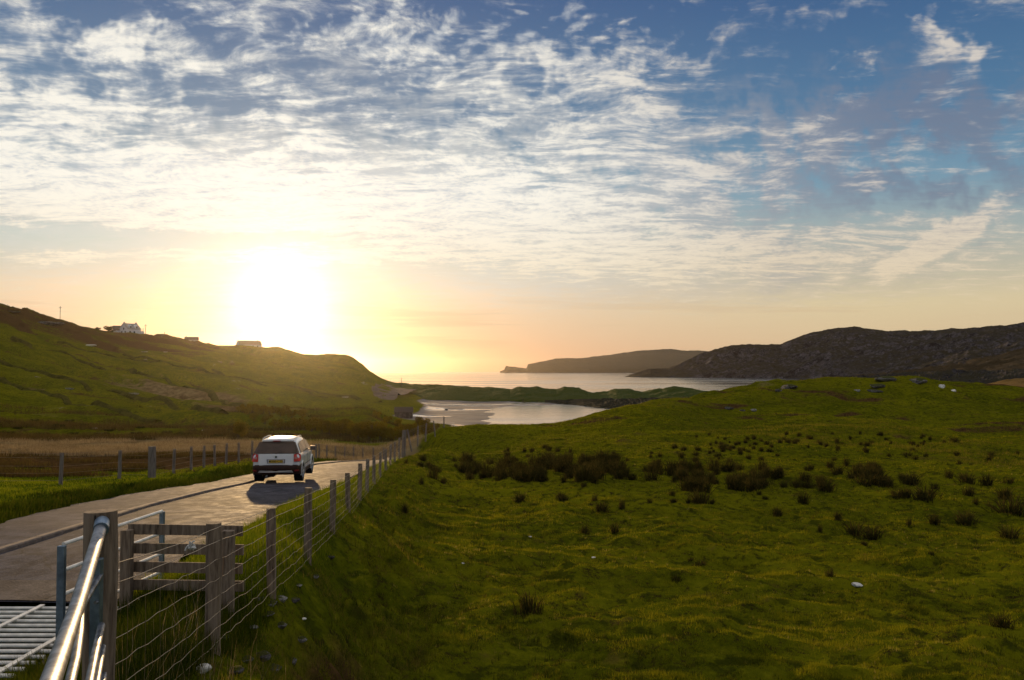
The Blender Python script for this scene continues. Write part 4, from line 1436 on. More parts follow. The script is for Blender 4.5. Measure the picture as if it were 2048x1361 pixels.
        # side glass
        for nm, a in (('side_window', [(0.52, 1.09), (1.05, 1.09), (1.02, 1.475), (0.66, 1.43)]), ('side_window', [(1.13, 1.085), (1.98, 1.075), (1.98, 1.50), (1.10, 1.485)]), ('side_window', [(2.08, 1.07), (3.02, 1.065), (2.62, 1.44), (2.08, 1.50)])):
            pts = []
            for (yy, zz) in a:
                tt_ = (zz - 1.02) / 0.55
                pts.append((s * (0.872 - (0.872 - 0.672) * tt_ + 0.012), yy, zz))
            plate(nm, pts, (s * 0.008, 0, 0), glass2)
        # lower side cladding and door shut lines
        MB().box((s * 0.894, 2.0, 0.36), (0.03, 1.75, 0.14), bev=0.01).build('sill', plastic, car)
        MB().box((s * 0.903, 2.0, 0.60), (0.012, 1.70, 0.020)).build('rubbing_strip', plastic, car)
        for yy in (1.08, 2.03, 3.02):
            MB().box((s * 0.8985, yy, 0.74), (0.004, 0.010, 0.54)).build('shut_line', plastic, car)
        for yy in (1.25, 2.2):
            MB().box((s * 0.91, yy, 0.93), (0.03, 0.17, 0.03), bev=0.008).build('door_handle', paint, car)
        # arches
        for yy in (0.83, 3.38):
            mb = MB()
            n_ = 20
            ro, ri = 0.43, 0.345
            vo = []
            for k in range(n_ + 1):
                a = math.radians(-15) + math.radians(210) * k / n_
                vo.append(((ri * math.cos(a), ri * math.sin(a)), (ro * math.cos(a), ro * math.sin(a))))
            fa = [[mb.bm.verts.new((s * xx, yy + q[0], 0.35 + q[1])) for q in pr for xx in (0.865, 0.915)] for pr in vo]
            for a, b in zip(fa, fa[1:]):
                for (i, j) in ((0, 1), (1, 3), (3, 2), (2, 0)):
                    mb.bm.faces.new((a[i], a[j], b[j], b[i]))
            mb.build('wheel_arch', paint if yy < 1 else paint, car, True)
            # dark wheel housing
            MB().tube([(s * 0.60, yy, 0.35), (s * 0.902, yy, 0.35)], 0.375, 28).build('wheel_housing', simple('housing_black', (0.006, 0.005, 0.005), 0.9), car)
            w_ = empty('wheel', (s * 0.795, yy, 0.327))
            w_.parent = car
            mb = MB()
            prof_ = [(0.20, -0.10), (0.295, -0.112), (0.325, -0.085), (0.330, -0.03), (0.330, 0.03), (0.325, 0.085), (0.295, 0.112), (0.20, 0.10)]
            rg = []
            for k in range(32):
                a = 2 * math.pi * k / 32
                rg.append([mb.bm.verts.new((s * q[1], q[0] * math.cos(a), q[0] * math.sin(a))) for q in prof_])
            for k in range(32):
                a, b = rg[k], rg[(k + 1) % 32]
                for i in range(len(prof_)):
                    mb.bm.faces.new((a[i], a[(i + 1) % len(prof_)], b[(i + 1) % len(prof_)], b[i]))
            mb.build('tyre', rubber, w_, True)
            mb = MB()
            mb.tube([(s * 0.03, 0, 0), (s * 0.105, 0, 0)], 0.06, 12)
            for k in range(5):
                a = 2 * math.pi * k / 5 + 0.3
                mb.tube([(s * 0.10, 0.03 * math.cos(a), 0.03 * math.sin(a)), (s * 0.09, 0.205 * math.cos(a), 0.205 * math.sin(a))], 0.028, 6)
            rim = [Vector((s * 0.095, 0.205 * math.cos(2 * math.pi * k / 28), 0.205 * math.sin(2 * math.pi * k / 28))) for k in range(29)]
            mb.tube(rim, 0.016, 6, False)
            mb.build('rim', chrome, w_, True)
        # mirror, roof rail
        mb = MB()
        mb.box((s * 1.02, 2.78, 1.09), (0.20, 0.12, 0.17), bev=0.03)
        mi = mb.build('mirror', simple('mirror_shell', (0.10, 0.08, 0.08), 0.35), car)
        MB().box((s * 0.90, 2.80, 1.03), (0.08, 0.05, 0.05)).build('mirror_arm', plastic, mi)
        MB().tube([(s * 0.585, 0.46, 1.57), (s * 0.59, 0.62, 1.625), (s * 0.60, 0.95, 1.655), (s * 0.60, 1.7, 1.665), (s * 0.59, 2.25, 1.635), (s * 0.585, 2.40, 1.57)], 0.019, 8).build('roof_rail', silver, car, True)
    MB().tube([(0, 0.62, 1.62), (0, 0.50, 1.78)], 0.006, 5).build('aerial', plastic, car, True)
    MB().box((0, 0.7, 0.30), (1.3, 0.25, 0.10), bev=0.02).build('rear_axle', plastic, car)
    return car


build_car()

# ================================================================ buildings
M_white = simple('whitewashed_wall', (0.74, 0.75, 0.78), 0.85, var=0.08, scale=1.2)
M_slate = simple('slate_roof', (0.080, 0.060, 0.052), 0.7, var=0.35, scale=2.0)
M_win = simple('dark_window', (0.05, 0.055, 0.065), 0.15)
M_stone = rock_material('rubble_stone', (0.060, 0.048, 0.044), (0.150, 0.125, 0.115), (0.10, 0.085, 0.075), 0.1, 1.6)
M_chim = simple('chimney_stone', (0.30, 0.28, 0.26), 0.9, var=0.2)


def gable(name, L, W, h, r, mat, roofmat, parent, at=(0, 0, 0), rz=0.0, over=0.25):
    """gabled block: length L along x, depth W along y, eaves h, ridge r; wall + roof parts"""
    R = Matrix.Translation(at) @ Matrix.Rotation(rz, 4, 'Z')
    mb = MB()
    pts = [(-L / 2, -W / 2, -1.5), (-L / 2, W / 2, -1.5), (-L / 2, W / 2, h), (-L / 2, 0, r), (-L / 2, -W / 2, h)]
    mb.poly([R @ Vector(p) for p in pts], R.to_3x3() @ Vector((L, 0, 0)))
    wall = mb.build('wall', mat, parent)
    mb = MB()
    for s in (-1, 1):
        a = Vector((-L / 2 - over, s * (W / 2 + over), h - over * (r - h) / (W / 2) + 0.03))
        b = Vector((-L / 2 - over, 0, r + 0.03))
        c = Vector((L / 2 + over, 0, r + 0.03))
        d = Vector((L / 2 + over, s * (W / 2 + over), h - over * (r - h) / (W / 2) + 0.03))
        mb.poly([R @ q for q in (a, b, c, d)], Vector((0, 0, 0.14)))
    roof = mb.build('roof', roofmat, parent)
    return wall, roof, R


def win(R, parent, x, y, z, w, h, mat=None, face='y'):
    mb = MB()
    if face == 'y':
        mb.box(Vector((x, y, z)), (w, 0.12, h))
    else:
        mb.box(Vector((x, y, z)), (0.12, w, h))
    mb.bm.transform(R)
    return mb.build('window', mat or M_win, parent)


def chim(R, parent, x, z, w=0.9, d=0.6, h=1.0, y=0.0):
    mb = MB()
    mb.box(Vector((x, y, z + h / 2)), (w, d, h))
    mb.tube([(x - 0.2, y, z + h), (x - 0.2, y, z + h + 0.3)], 0.12, 8)
    mb.tube([(x + 0.2, y, z + h), (x + 0.2, y, z + h + 0.3)], 0.12, 8)
    mb.bm.transform(R)
    return mb.build('chimney', M_chim, parent)


def on_ground(px, d, dz=0.0):
    x = (px - 1024) / F * d
    return Vector((x, d, H(x, d) + dz))


# large white house: tall dormered block, gable turned to us, and a low wing with a dark roof
SKY_D = 548.0
def base_at(px, py, d):
    """a point at a given distance, sunk onto the ground there"""
    v = P(px, py, d)
    return v


hb = base_at(262, 671, 545)
house = empty('white_house', hb, math.radians(0), label='large white house with dormers and a low dark-roofed wing on the left hill', cat='house')
w_, r_, R = gable('main', 9.5, 7.5, 3.7, 7.0, M_white, M_white if False else simple('pale_slate', (0.30, 0.28, 0.25), 0.6, var=0.2), house, (-0.6, 0, 0), math.radians(62), 0.3)
chim(R, r_, -4.2, 6.6, h=1.1)
chim(R, r_, 4.2, 6.6, h=1.1)
for yy, zz in ((-1.6, 3.0), (1.3, 3.0), (-0.3, 5.0)):
    win(R, w_, -4.78, yy, zz - 1.2, 0.9, 1.2, face='x')
for xx in (-3, 0, 3):
    win(R, w_, xx, -3.78, 1.6, 1.1, 1.4)
for xx in (-2.4, 1.9):
    mb = MB()
    mb.poly([(xx - 0.9, -3.5, 3.6), (xx - 0.9, -3.5, 5.4), (xx, -3.5, 6.3), (xx + 0.9, -3.5, 5.4), (xx + 0.9, -3.5, 3.6)], Vector((0, 2.8, 0)))
    mb.bm.transform(R)
    dm = mb.build('dormer', M_white, r_)
    win(R, dm, xx, -3.53, 4.8, 1.1, 1.2)
w2_, r2_, R2 = gable('wing', 9.5, 6.0, 2.4, 5.0, M_white, M_slate, house, (-5.9, 0.5, 0.6), math.radians(28), 0.2)
win(R2, w2_, -4.78, 0.0, 1.4, 0.8, 1.0, face='x')
win(R2, w2_, 0, -3.04, 1.3, 1.6, 1.2)
mb = MB(); mb.box((6.0, -0.5, 0.9), (2.6, 4.5, 3.0)); mb.build('porch', M_white, house)

hb = P(383, 685, 560)
h2 = empty('small_cottage', hb, label='small dark-roofed white cottage half sunk behind the brow of the hill', cat='house')
w_, r_, R = gable('m', 8.0, 5.0, 1.4, 3.2, M_white, M_slate, h2, (0, 0, 0), math.radians(24), 0.2)
chim(R, r_, -3.2, 3.0, 0.6, 0.5, 0.7)
win(R, w_, 0.5, -2.54, 0.6, 1.0, 0.9)
hb = P(498, 698, 575)
h3 = empty('long_cottage', hb, label='long white cottage on the skyline nearest the setting sun', cat='house')
w_, r_, R = gable('m', 14.5, 6.0, 2.6, 5.0, M_white, simple('warm_slate', (0.26, 0.20, 0.14), 0.7, var=0.2), h3, (0, 0, 0), math.radians(36), 0.2)
chim(R, r_, 5.5, 4.9, 0.6, 0.5, 0.7)
for xx in (-4.5, -1.5, 1.5, 4.5):
    win(R, w_, xx, -3.04, 1.4, 0.9, 1.1, simple('warm_window', (0.22, 0.18, 0.13), 0.3) if xx == -4.5 else bpy.data.materials['warm_window'])
sb = P(455, 698, 580)
s2 = empty('low_byre', sb, label='low brown byre roof directly left of the long white cottage', cat='barn')
gable('m', 10.0, 5.0, 0.6, 2.0, M_stone, simple('rust_roof', (0.16, 0.08, 0.045), 0.8, var=0.3), s2, (0, 0, 0), math.radians(8), 0.15)

# stone shed near the beach
sp_ = on_ground(808, 256)
shed = empty('stone_shed', sp_ + Vector((0, 0, 0.0)), label='small stone shed with a dark roof beside the beach', cat='shed')
gable('m', 5.0, 3.4, 1.7, 3.0, M_stone, simple('shed_slate', (0.050, 0.034, 0.028), 0.85, var=0.3), shed, (0, 0, 0), math.radians(4), 0.15)
MB().box((1.2, -1.72, 0.7), (0.8, 0.06, 1.5)).build('door', simple('old_door', (0.05, 0.035, 0.03), 0.8), shed)


# utility poles
def pole(px, py_top, py_base, d, label, cross=True):
    b = P(px, py_base, d)
    t_ = P(px, py_top, d)
    h = (t_ - b).z
    o = empty('utility_pole', b, label=label, cat='pole', group='utility poles on the left hill')
    MB().tube([(0, 0, -2), (0, 0, h)], 0.14, 6).build('pole', M_slate, o, True)
    if cross:
        MB().box((0, 0, h - 0.8), (1.8, 0.15, 0.15)).build('crossarm', M_slate, o)


pole(120, 613, 648, 505, 'tall thin pole on the skyline at the far left, left of the white house', True)
pole(291, 649, 673, 540, 'darker pole just right of the large white house', True)
pole(286, 657, 673, 542, 'thin short pole between the white house and the darker pole', False)
pole(329, 664, 684, 548, 'lone thin pole on the brow between the white house and the cottage', False)
pole(803, 756, 778, 500, 'thin pole standing at the top of the grey car park', False)

# ---------------------------------------------------------------- people on the sand
M_cloth = simple('dark_clothes', (0.02, 0.02, 0.028), 0.9)


def person(px, d, h, label, face=0.0, stride=0.12):
    b = on_ground(px, d)
    b.z = max(b.z, SEA + 0.01)
    root = empty('person', b, face, label=label, cat='person')
    s = h / 1.75
    vs = [(0, 0, 0.92), (0, 0, 1.15), (0, 0, 1.42), (0, 0, 1.54), (0, 0.02, 1.66), (0.18, 0, 1.40), (0.22, 0.03, 1.12), (0.20, 0.08, 0.88), (-0.18, 0, 1.40), (-0.23, -0.02, 1.12), (-0.22, 0.03, 0.88),
          (0.10, 0.0, 0.88), (0.11, stride, 0.48), (0.11, stride * 0.8, 0.06), (0.11, stride * 0.8 + 0.14, 0.03), (-0.10, 0, 0.88), (-0.11, -stride * .5, 0.48), (-0.11, -stride * 1.4, 0.06), (-0.11, -stride * 1.4 + 0.14, 0.03)]
    es = [(0, 1), (1, 2), (2, 3), (3, 4), (2, 5), (5, 6), (6, 7), (2, 8), (8, 9), (9, 10), (0, 11), (11, 12), (12, 13), (13, 14), (0, 15), (15, 16), (16, 17), (17, 18)]
    rad_ = [0.15, 0.15, 0.15, 0.065, 0.105, 0.06, 0.05, 0.035, 0.06, 0.05, 0.035, 0.095, 0.065, 0.045, 0.04, 0.095, 0.065, 0.045, 0.04]
    me = bpy.data.meshes.new('body')
    me.from_pydata([tuple(c * s for c in v) for v in vs], es, [])
    o = bpy.data.objects.new('body', me)
    COL.objects.link(o)
    o.parent = root
    o.modifiers.new('skin', 'SKIN')
    for sv, r in zip(me.skin_vertices[0].data, rad_):
        sv.radius = (r * s, r * s)
    me.skin_vertices[0].data[0].use_root = True
    ss = o.modifiers.new('sub', 'SUBSURF')
    ss.levels = ss.render_levels = 1
    me.materials.append(M_cloth)


person(1046, 386, 1.75, 'person in dark clothes walking on the wet sand under the dunes', 0.6)
person(1074, 389, 1.2, 'smaller dark figure standing on the sand right of the walker', -0.4, 0.03)

# ---------------------------------------------------------------- rocks
def rock_mesh(seed, flat=0.7, sub=3):
    bm = bmesh.new()
    bmesh.ops.create_icosphere(bm, subdivisions=sub, radius=1.0)
    rr = random.Random(seed)
    off = Vector((rr.uniform(0, 50), rr.uniform(0, 50), rr.uniform(0, 50)))
    planes = [(Vector((rr.gauss(0, 1), rr.gauss(0, 1), rr.gauss(0, 1))).normalized(), rr.uniform(0.55, 0.85)) for _ in range(9)]
    from mathutils import noise as mn
    for v in bm.verts:
        for nrm, dd in planes:
            k = v.co.dot(nrm)
            if k > dd:
                v.co -= nrm * (k - dd) * 0.9
        v.co *= 1.0 + 0.16 * mn.noise(v.co * 1.6 + off) + 0.06 * mn.noise(v.co * 5 + off)
        v.co.z *= flat
    me = bpy.data.meshes.new('rock')
    bm.to_mesh(me)
    bm.free()
    me.materials.append(M_rock)
    return me


ROCKS = [rock_mesh(s, 0.6 + 0.1 * (s % 3)) for s in range(6)]
ROCKW = []
ROCKB = []
for me in ROCKS[:3]:
    c = me.copy()
    c.materials.clear()
    c.materials.append(M_rock_white)
    ROCKW.append(c)
    c = me.copy()
    c.materials.clear()
    c.materials.append(M_rock_bright)
    ROCKB.append(c)


def rock(px, py, wpx, label, white=False, tall=1.0, name='rock', cat='rock', i=0, dmax=640, group=None, wide=1.0):
    h = hits([(px, py)], 4.0, dmax)[0]
    if h is None:
        return None
    s = wpx / 2 / F * h.y
    me = (ROCKB if (white and ('white' in label or 'cream' in label or 'pale stone at' in label)) else ROCKW if white else ROCKS)[i % (3 if white else 6)]
    if cat == 'outcrop': tall *= 1.45
    return inst(me, name, None, h + Vector((0, s * 0.5, s * 0.10)), i * 1.3, (s * wide, s, s * tall), label=label, cat=cat, group=group)


rock(402, 1345, 34, 'largest pale stone at the foot of the bank, below the nearest fence post', True, 1.0, i=0)
rock(350, 1336, 20, 'small pale stone in the bank between the gate post and the nearest fence post', True, 0.8, i=1)
rock(445, 1282, 26, 'grey stone tight against the foot of the nearest fence post', False, 0.8, i=2)
rock(520, 1318, 40, 'dark brown stone with a mossy top low on the bank', False, 0.9, i=3)
rock(492, 1326, 30, 'reddish-brown stone left of the mossy one, low on the bank', False, 0.8, i=4)
rock(561, 1203, 26, 'pale grey stone on the bank just below the second fence post', True, 0.8, i=2)
rock(540, 1212, 34, 'flat grey stone left of the pale one, on the bank by the second fence post', False, 0.5, i=5)
rock(530, 1236, 30, 'long flat stone lying on the bank under the second fence post', False, 0.35, i=1, wide=1.4)
rock(586, 1205, 24, 'dark stone right of the pale one by the second fence post', False, 0.8, i=0)
rock(600, 1290, 26, 'dark stone at the foot of the bank, nearest the open grass', False, 0.8, i=3)
for k_, (px_, py_, w_p, lab_) in enumerate([
        (470, 1345, 30, 'brown stone between the largest pale one and the mossy one'), (545, 1345, 34, 'dark stone lowest on the bank, under the mossy one'), (505, 1262, 22, 'grey stone halfway down the bank between first and second fence posts'),
        (560, 1262, 28, 'brown half-buried stone halfway down the bank'), (585, 1326, 22, 'small dark stone where the bank meets the grass'), (628, 1160, 18, 'small grey stone below the gap between second and third fence posts'),
        (596, 1175, 14, 'tiny grey stone right beside the foot of the second fence post'), (660, 1118, 16, 'small grey stone at the foot of the third fence post'), (516, 1200, 20, 'flat stone left of the second fence post foot')]):
    rock(px_, py_, w_p, lab_, k_ % 4 == 2, 0.8, i=k_ + 1)
rock(606, 1242, 12, 'tiny white stone in the grass below the bank', True, 0.6, i=1)
rock(1718, 1178, 24, 'white stone lying alone in the right half of the field', True, 0.55, i=2, wide=1.1)
rock(1187, 1117, 10, 'tiny white flake lying flat in the middle of the field', True, 0.4, i=0)
rock(1060, 1075, 8, 'tiny white speck of stone between the two middle rush clumps', True, 0.5, i=1)
rock(926, 1131, 8, 'tiny white stone in the left part of the field, nearest the fence', True, 0.5, i=2)
rock(1885, 776, 13, 'upright white boulder on the crest at the right', True, 1.7, name='boulder', cat='boulder', i=0)
rock(1508, 826, 12, 'rounded pale boulder on the mid-field mound', True, 0.9, name='boulder', cat='boulder', i=1)
rock(1460, 820, 22, 'flat grey boulder left of the rounded pale one on the mound', False, 0.6, name='boulder', cat='boulder', i=2)
rock(1485, 823, 12, 'small grey boulder between the two larger ones on the mound', False, 0.7, name='boulder', cat='boulder', i=3)
rock(1580, 778, 30, 'grey outcrop on the left shoulder of the crest', False, 0.45, name='outcrop', cat='outcrop', i=4, wide=1.3)
rock(1560, 783, 16, 'small outcrop just left of the grey one on the shoulder of the crest', False, 0.5, name='outcrop', cat='outcrop', i=5)
rock(1715, 783, 14, 'pale outcrop on the crest, left of the slanting slabs', True, 0.6, name='outcrop', cat='outcrop', i=0)
rock(1758, 776, 30, 'upper slanting grey slab on the crest', False, 0.42, name='outcrop', cat='outcrop', i=1, wide=1.2)
rock(1752, 785, 30, 'lower slanting grey slab on the crest', False, 0.35, name='outcrop', cat='outcrop', i=2, wide=1.2)
rock(1838, 768, 34, 'bare rounded grey outcrop right of centre on the crest', False, 0.55, name='outcrop', cat='outcrop', i=4, wide=1.2)
rock(1780, 762, 36, 'low bare grey slab along the top edge of the crest', False, 0.3, name='outcrop', cat='outcrop', i=5, wide=1.5)
rock(1908, 784, 10, 'small pale stone below the upright white boulder', True, 0.9, name='outcrop', cat='outcrop', i=1)
rock(892, 821, 8, 'squat dark boulder alone on the damp sand', False, 0.9, name='boulder', cat='boulder', i=3)
rock(1133, 808, 9, 'low dark rock at the water edge of the beach', False, 0.4, name='boulder', cat='boulder', i=1)
for k, (px, py, w) in enumerate([(178, 694, 20), (288, 705, 12), (136, 779, 18), (262, 790, 26), (188, 858, 14), (690, 797, 12), (330, 705, 9), (24, 628, 22), (95, 650, 44), (410, 862, 16)]):
    d_ = ['in the upper pasture below the white house', 'bright flake below the poles', 'low on the left slope', 'beside the pale dry strip in the middle of the slope', 'near the foot of the slope at the left',
          'in the grass left of the car park', 'small one near the brow', 'on the dark knoll at the far left', 'long one under the skyline pole', 'at the foot of the slope left of the car'][k]
    rock(px, py, w, 'pale rock on the hillside, ' + d_, k not in (7, 8), 0.35, cat='rock', i=k, group='pale rocks on the left hillside', wide=1.2)

# ================================================================ grass
def blades(name, x, y, h, w, mat, lean=0.45, z=None, bend=False, **k):
    n = len(x)
    z = height(x, y) if z is None else z
    a = rng.uniform(0, math.pi, n)
    la = rng.uniform(0, 2 * math.pi, n)
    ll = np.abs(rng.normal(0, lean, n)) * h
    b1 = np.stack([x - np.cos(a) * w / 2, y - np.sin(a) * w / 2, z - 0.02], 1)
    b2 = np.stack([x + np.cos(a) * w / 2, y + np.sin(a) * w / 2, z - 0.02], 1)
    tp = np.stack([x + np.cos(la) * ll, y + np.sin(la) * ll, z + h * np.sqrt(np.clip(1 - (ll / h) ** 2 * 0.5, 0.2, 1))], 1)
    if not bend:
        v = np.stack([b1, b2, tp], 1).reshape(-1, 3)
        f = np.arange(3 * n).reshape(-1, 3)
    else:
        md = (b1 + b2) / 2 * 0.45 + tp * 0.55
        md[:, 2] += h * 0.13
        o = np.stack([np.cos(a) * w * 0.35, np.sin(a) * w * 0.35, 0 * w], 1)
        v = np.stack([b1, b2, md - o, md + o, tp], 1).reshape(-1, 3)
        i = np.arange(n)[:, None] * 5
        f = np.concatenate([i + np.array([[0, 1, 3]]), i + np.array([[0, 3, 2]]), i + np.array([[2, 3, 4]])], 0)
    return mesh_np(name, v, f, mat, smooth_=False, kind='stuff', **k)


def scatter(n, r0, r1, a0=-31.5, a1=31.5, p=1.0):
    """roughly even in the view: log-uniform in distance"""
    r = np.exp(rng.uniform(math.log(r0), math.log(r1), n))
    a = np.radians(rng.uniform(a0, a1, n))
    return r * np.sin(a), r * np.cos(a), r


M_blade = blade_material('pasture_grass', (0.130, 0.132, 0.006), (0.215, 0.205, 0.007), (0.265, 0.235, 0.014), 0.50, patches=True)
M_blade_rough = blade_material('rough_grass', (0.080, 0.100, 0.006), (0.150, 0.150, 0.010), (0.220, 0.150, 0.035), 0.5)
M_blade_lush = blade_material('lush_verge_grass', (0.080, 0.125, 0.005), (0.170, 0.200, 0.006), (0.240, 0.240, 0.015), 0.5)
M_blade_tan = blade_material('dry_pale_grass', (0.15, 0.105, 0.050), (0.27, 0.20, 0.105), (0.33, 0.26, 0.15), 0.45)
M_heather = blade_material('dark_heather', (0.035, 0.024, 0.009), (0.100, 0.060, 0.022), (0.110, 0.090, 0.018), 0.4)
M_rush = blade_material('rush_stems', (0.022, 0.024, 0.006), (0.055, 0.050, 0.012), (0.095, 0.066, 0.018), 0.35, world_scale=1.5)
M_leaf = blade_material('willow_leaves', (0.080, 0.070, 0.006), (0.170, 0.135, 0.008), (0.200, 0.105, 0.012), 0.5, world_scale=0.25)
M_leaf_dark = blade_material('dark_leaves', (0.014, 0.018, 0.005), (0.036, 0.036, 0.008), (0.05, 0.05, 0.012), 0.3)
M_bark = simple('bark', (0.07, 0.05, 0.035), 0.9, var=0.3)

# short cropped pasture
xa_, ya_, ra_ = scatter(620000, 8.5, 34)
xb_, yb_, rb_ = scatter(330000, 30, 110)
x, y, r = np.concatenate([xa_, xb_]), np.concatenate([ya_, yb_]), np.concatenate([ra_, rb_])
ok = (x > fence_x(y) + 0.6)
x, y, r = x[ok], y[ok], r[ok]
dens = np.clip(0.66 + fbm(x / 1.3, y / 1.3, 3, 201) * 1.3, 0.25, 1)
ok = rng.uniform(0, 1, len(x)) < dens
x, y, r = x[ok], y[ok], r[ok]
q = np.clip(fbm(x / 0.5, y / 0.5, 2, 301) * 1.6 + 0.5, 0.05, 1.5) ** 1.5
h = (0.020 + 0.042 * q * rng.uniform(0.4, 1.3, len(x))) * (1 + r / 60)
w = 0.0042 * (1 + r / 9)
blades('grass', x, y, h, w, M_blade, 1.0)
# scattered coarse tufts standing out of the turf
def tufts(name, n, r0, r1, mat, hm, k=14, seed=0, thr=-0.1):
    cx, cy, cr = scatter(n, r0, r1)
    ok = (cx > fence_x(cy) + 0.45) & (fbm(cx / 2.6, cy / 2.6, 3, 900 + seed) > thr)
    cx, cy, cr = cx[ok], cy[ok], cr[ok]
    hs_ = hm * rng.uniform(0.5, 1.4, len(cx))
    x = np.repeat(cx, k) + rng.normal(0, 1, len(cx) * k) * np.repeat(hs_, k) * 0.42
    y = np.repeat(cy, k) + rng.normal(0, 1, len(cx) * k) * np.repeat(hs_, k) * 0.42
    h = np.repeat(hs_, k) * rng.uniform(0.5, 1.15, len(x))
    blades(name, x, y, h, 0.0042 * (1 + np.repeat(cr, k) / 10), mat, 0.45)


M_tuft_dark = blade_material('dark_turf_tufts', (0.030, 0.042, 0.004), (0.070, 0.080, 0.006), (0.110, 0.080, 0.018), 0.45)
M_tuft_pale = blade_material('pale_turf_tufts', (0.170, 0.165, 0.010), (0.270, 0.240, 0.020), (0.360, 0.270, 0.075), 0.5)
tufts('dark_tufts', 11000, 7.0, 90, M_tuft_dark, 0.085, 13, 1, -0.05)
tufts('pale_tufts', 9000, 7.0, 70, M_tuft_pale, 0.060, 10, 2, -0.02)
# coarser rough grass on the bank and the right verge of the lane
x, y, r = scatter(330000, 3.2, 60, -40, -5)
fx = fence_x(y)
rr_ = road_r(y)
ok = (x > rr_ + 0.05) & (x < fx + 2.4) & ~((y > 7.9) & (y < 10.9) & (x < -4.35)) & ((y > 11) | (x > -4.35))
x, y, r = x[ok], y[ok], r[ok]
fx = fence_x(y)
left_of_fx_ = (x < fx + 0.05)
h = (0.07 + 0.13 * np.clip(fbm(x / 0.7, y / 0.7, 3, 401) + 0.5, 0, 1)) * rng.uniform(0.5, 1.4, len(x))
w = 0.004 * (1 + r / 7)
a_ = left_of_fx_
M_blade_dark = blade_material('dark_and_shade_tinted_grass', (0.022, 0.040, 0.003), (0.060, 0.080, 0.004), (0.085, 0.080, 0.010), 0.5)  # dark green of the kerb fringe; on the near verge it paints shade
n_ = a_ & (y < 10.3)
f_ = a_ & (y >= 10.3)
blades('shade_tinted_verge_grass', x[n_], y[n_], h[n_] * 1.25, w[n_], M_blade_dark, 0.45, bend=False)  # near strip: verge grass with the shade put into its colour
blades('verge_grass', x[f_], y[f_], h[f_] * 1.25, w[f_], M_blade_lush, 0.45, bend=False)
gap_ = ~left_of_fx_ & (rng.uniform(0, 1, len(x)) < np.clip(0.30 + 2.4 * fbm(x / 0.5, y / 0.5, 3, 77), 0.0, 1) * (0.45 + 0.55 * sstep(12, 24, y)))
blades('bank_grass', x[gap_], y[gap_], h[gap_] * 0.9, w[gap_], M_blade_rough, 0.7)
# long seeding stems against the nearest stretch of netting
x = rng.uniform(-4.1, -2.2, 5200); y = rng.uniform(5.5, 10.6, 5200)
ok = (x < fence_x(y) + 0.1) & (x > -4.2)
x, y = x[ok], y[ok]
blades('long_grass', x, y, rng.uniform(0.10, 0.30, len(x)), np.full(len(x), 0.0065), M_blade_dark, 0.35, bend=True)  # dark tone puts the shade of this corner into the colour
x = rng.uniform(-2.9, -2.0, 130); y = rng.uniform(5.6, 8.2, 130)
blades('dry_stems', x, y, rng.uniform(0.2, 0.55, len(x)), np.full(len(x), 0.004), M_blade_tan, 0.30, bend=True)
# weeds in front of the cattle grid
x = rng.uniform(-7.5, -2.6, 9000); y = rng.uniform(6.6, 7.95, 9000)
ok = (x < -2.5 - 0.0)
blades('weeds', x[ok], y[ok], rng.uniform(0.04, 0.16, ok.sum()) , np.full(ok.sum(), 0.008), M_blade_rough, 0.5, bend=True)
# left verge
x, y, r = scatter(260000, 14, 64, -41, -11)
le = road_l(y) - pave_w(y)
ok = (x < le - 0.02) & (x > le - 16) & ((y < 38 + fbm(x / 3, y / 3, 2, 5) * 6) | (x > le - 3.2))
x, y, r, le = x[ok], y[ok], r[ok], le[ok]
near_edge = np.exp(-((le - x) / 1.1) ** 2)
h = (0.045 + 0.20 * near_edge + 0.09 * np.clip(fbm(x / 1.5, y / 1.5, 3, 411), 0, 1)) * rng.uniform(0.5, 1.3, len(x))
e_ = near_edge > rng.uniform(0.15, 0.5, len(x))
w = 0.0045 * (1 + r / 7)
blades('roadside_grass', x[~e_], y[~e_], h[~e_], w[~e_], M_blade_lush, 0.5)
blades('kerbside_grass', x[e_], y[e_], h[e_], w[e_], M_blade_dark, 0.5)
# pale dry grass in the valley bottom
x, y, r = scatter(90000, 62, 100, -34, -3.5)
ok = (fbm(x / 9, y / 5, 3, 55) > -0.18) & (x < fence_x(y) - 3)
x, y, r = x[ok], y[ok], r[ok]
blades('pale_grass', x, y, rng.uniform(0.15, 0.42, len(x)), np.full(len(x), 0.034), M_blade_tan, 0.3)
x, y, r = scatter(90000, 36, 64, -34, -8)
ok = (fbm(x / 5, y / 4, 3, 66) > -0.12) & (x < road_l(y) - 5.0)
x, y, r = x[ok], y[ok], r[ok]
blades('moor_grass', x, y, rng.uniform(0.12, 0.35, len(x)), np.full(len(x), 0.028), M_heather, 0.4)
# dark heather at the foot of the slope
x, y, r = scatter(110000, 94, 190, -34, -6)
ok = fbm(x / 14, y / 9, 4, 88) > 0.05 + 0.25 * sstep(120, 190, r)
x, y, r = x[ok], y[ok], r[ok]
blades('heather', x, y, rng.uniform(0.25, 0.75, len(x)), np.full(len(x), 0.075), M_heather, 0.5)
# coarse tussocks on the crest and mounds of the field
x, y, r = scatter(150000, 60, 165, -10, 31.5)
ok = (fbm(x / 6, y / 6, 3, 98) > 0.02) & (x > fence_x(y) + 1.5)
x, y, r = x[ok], y[ok], r[ok]
blades('tussock_grass', x, y, rng.uniform(0.08, 0.26, len(x)) * (0.35 + 0.65 * sstep(5, 25, x)), np.full(len(x), 0.040), M_blade_rough, 0.6)


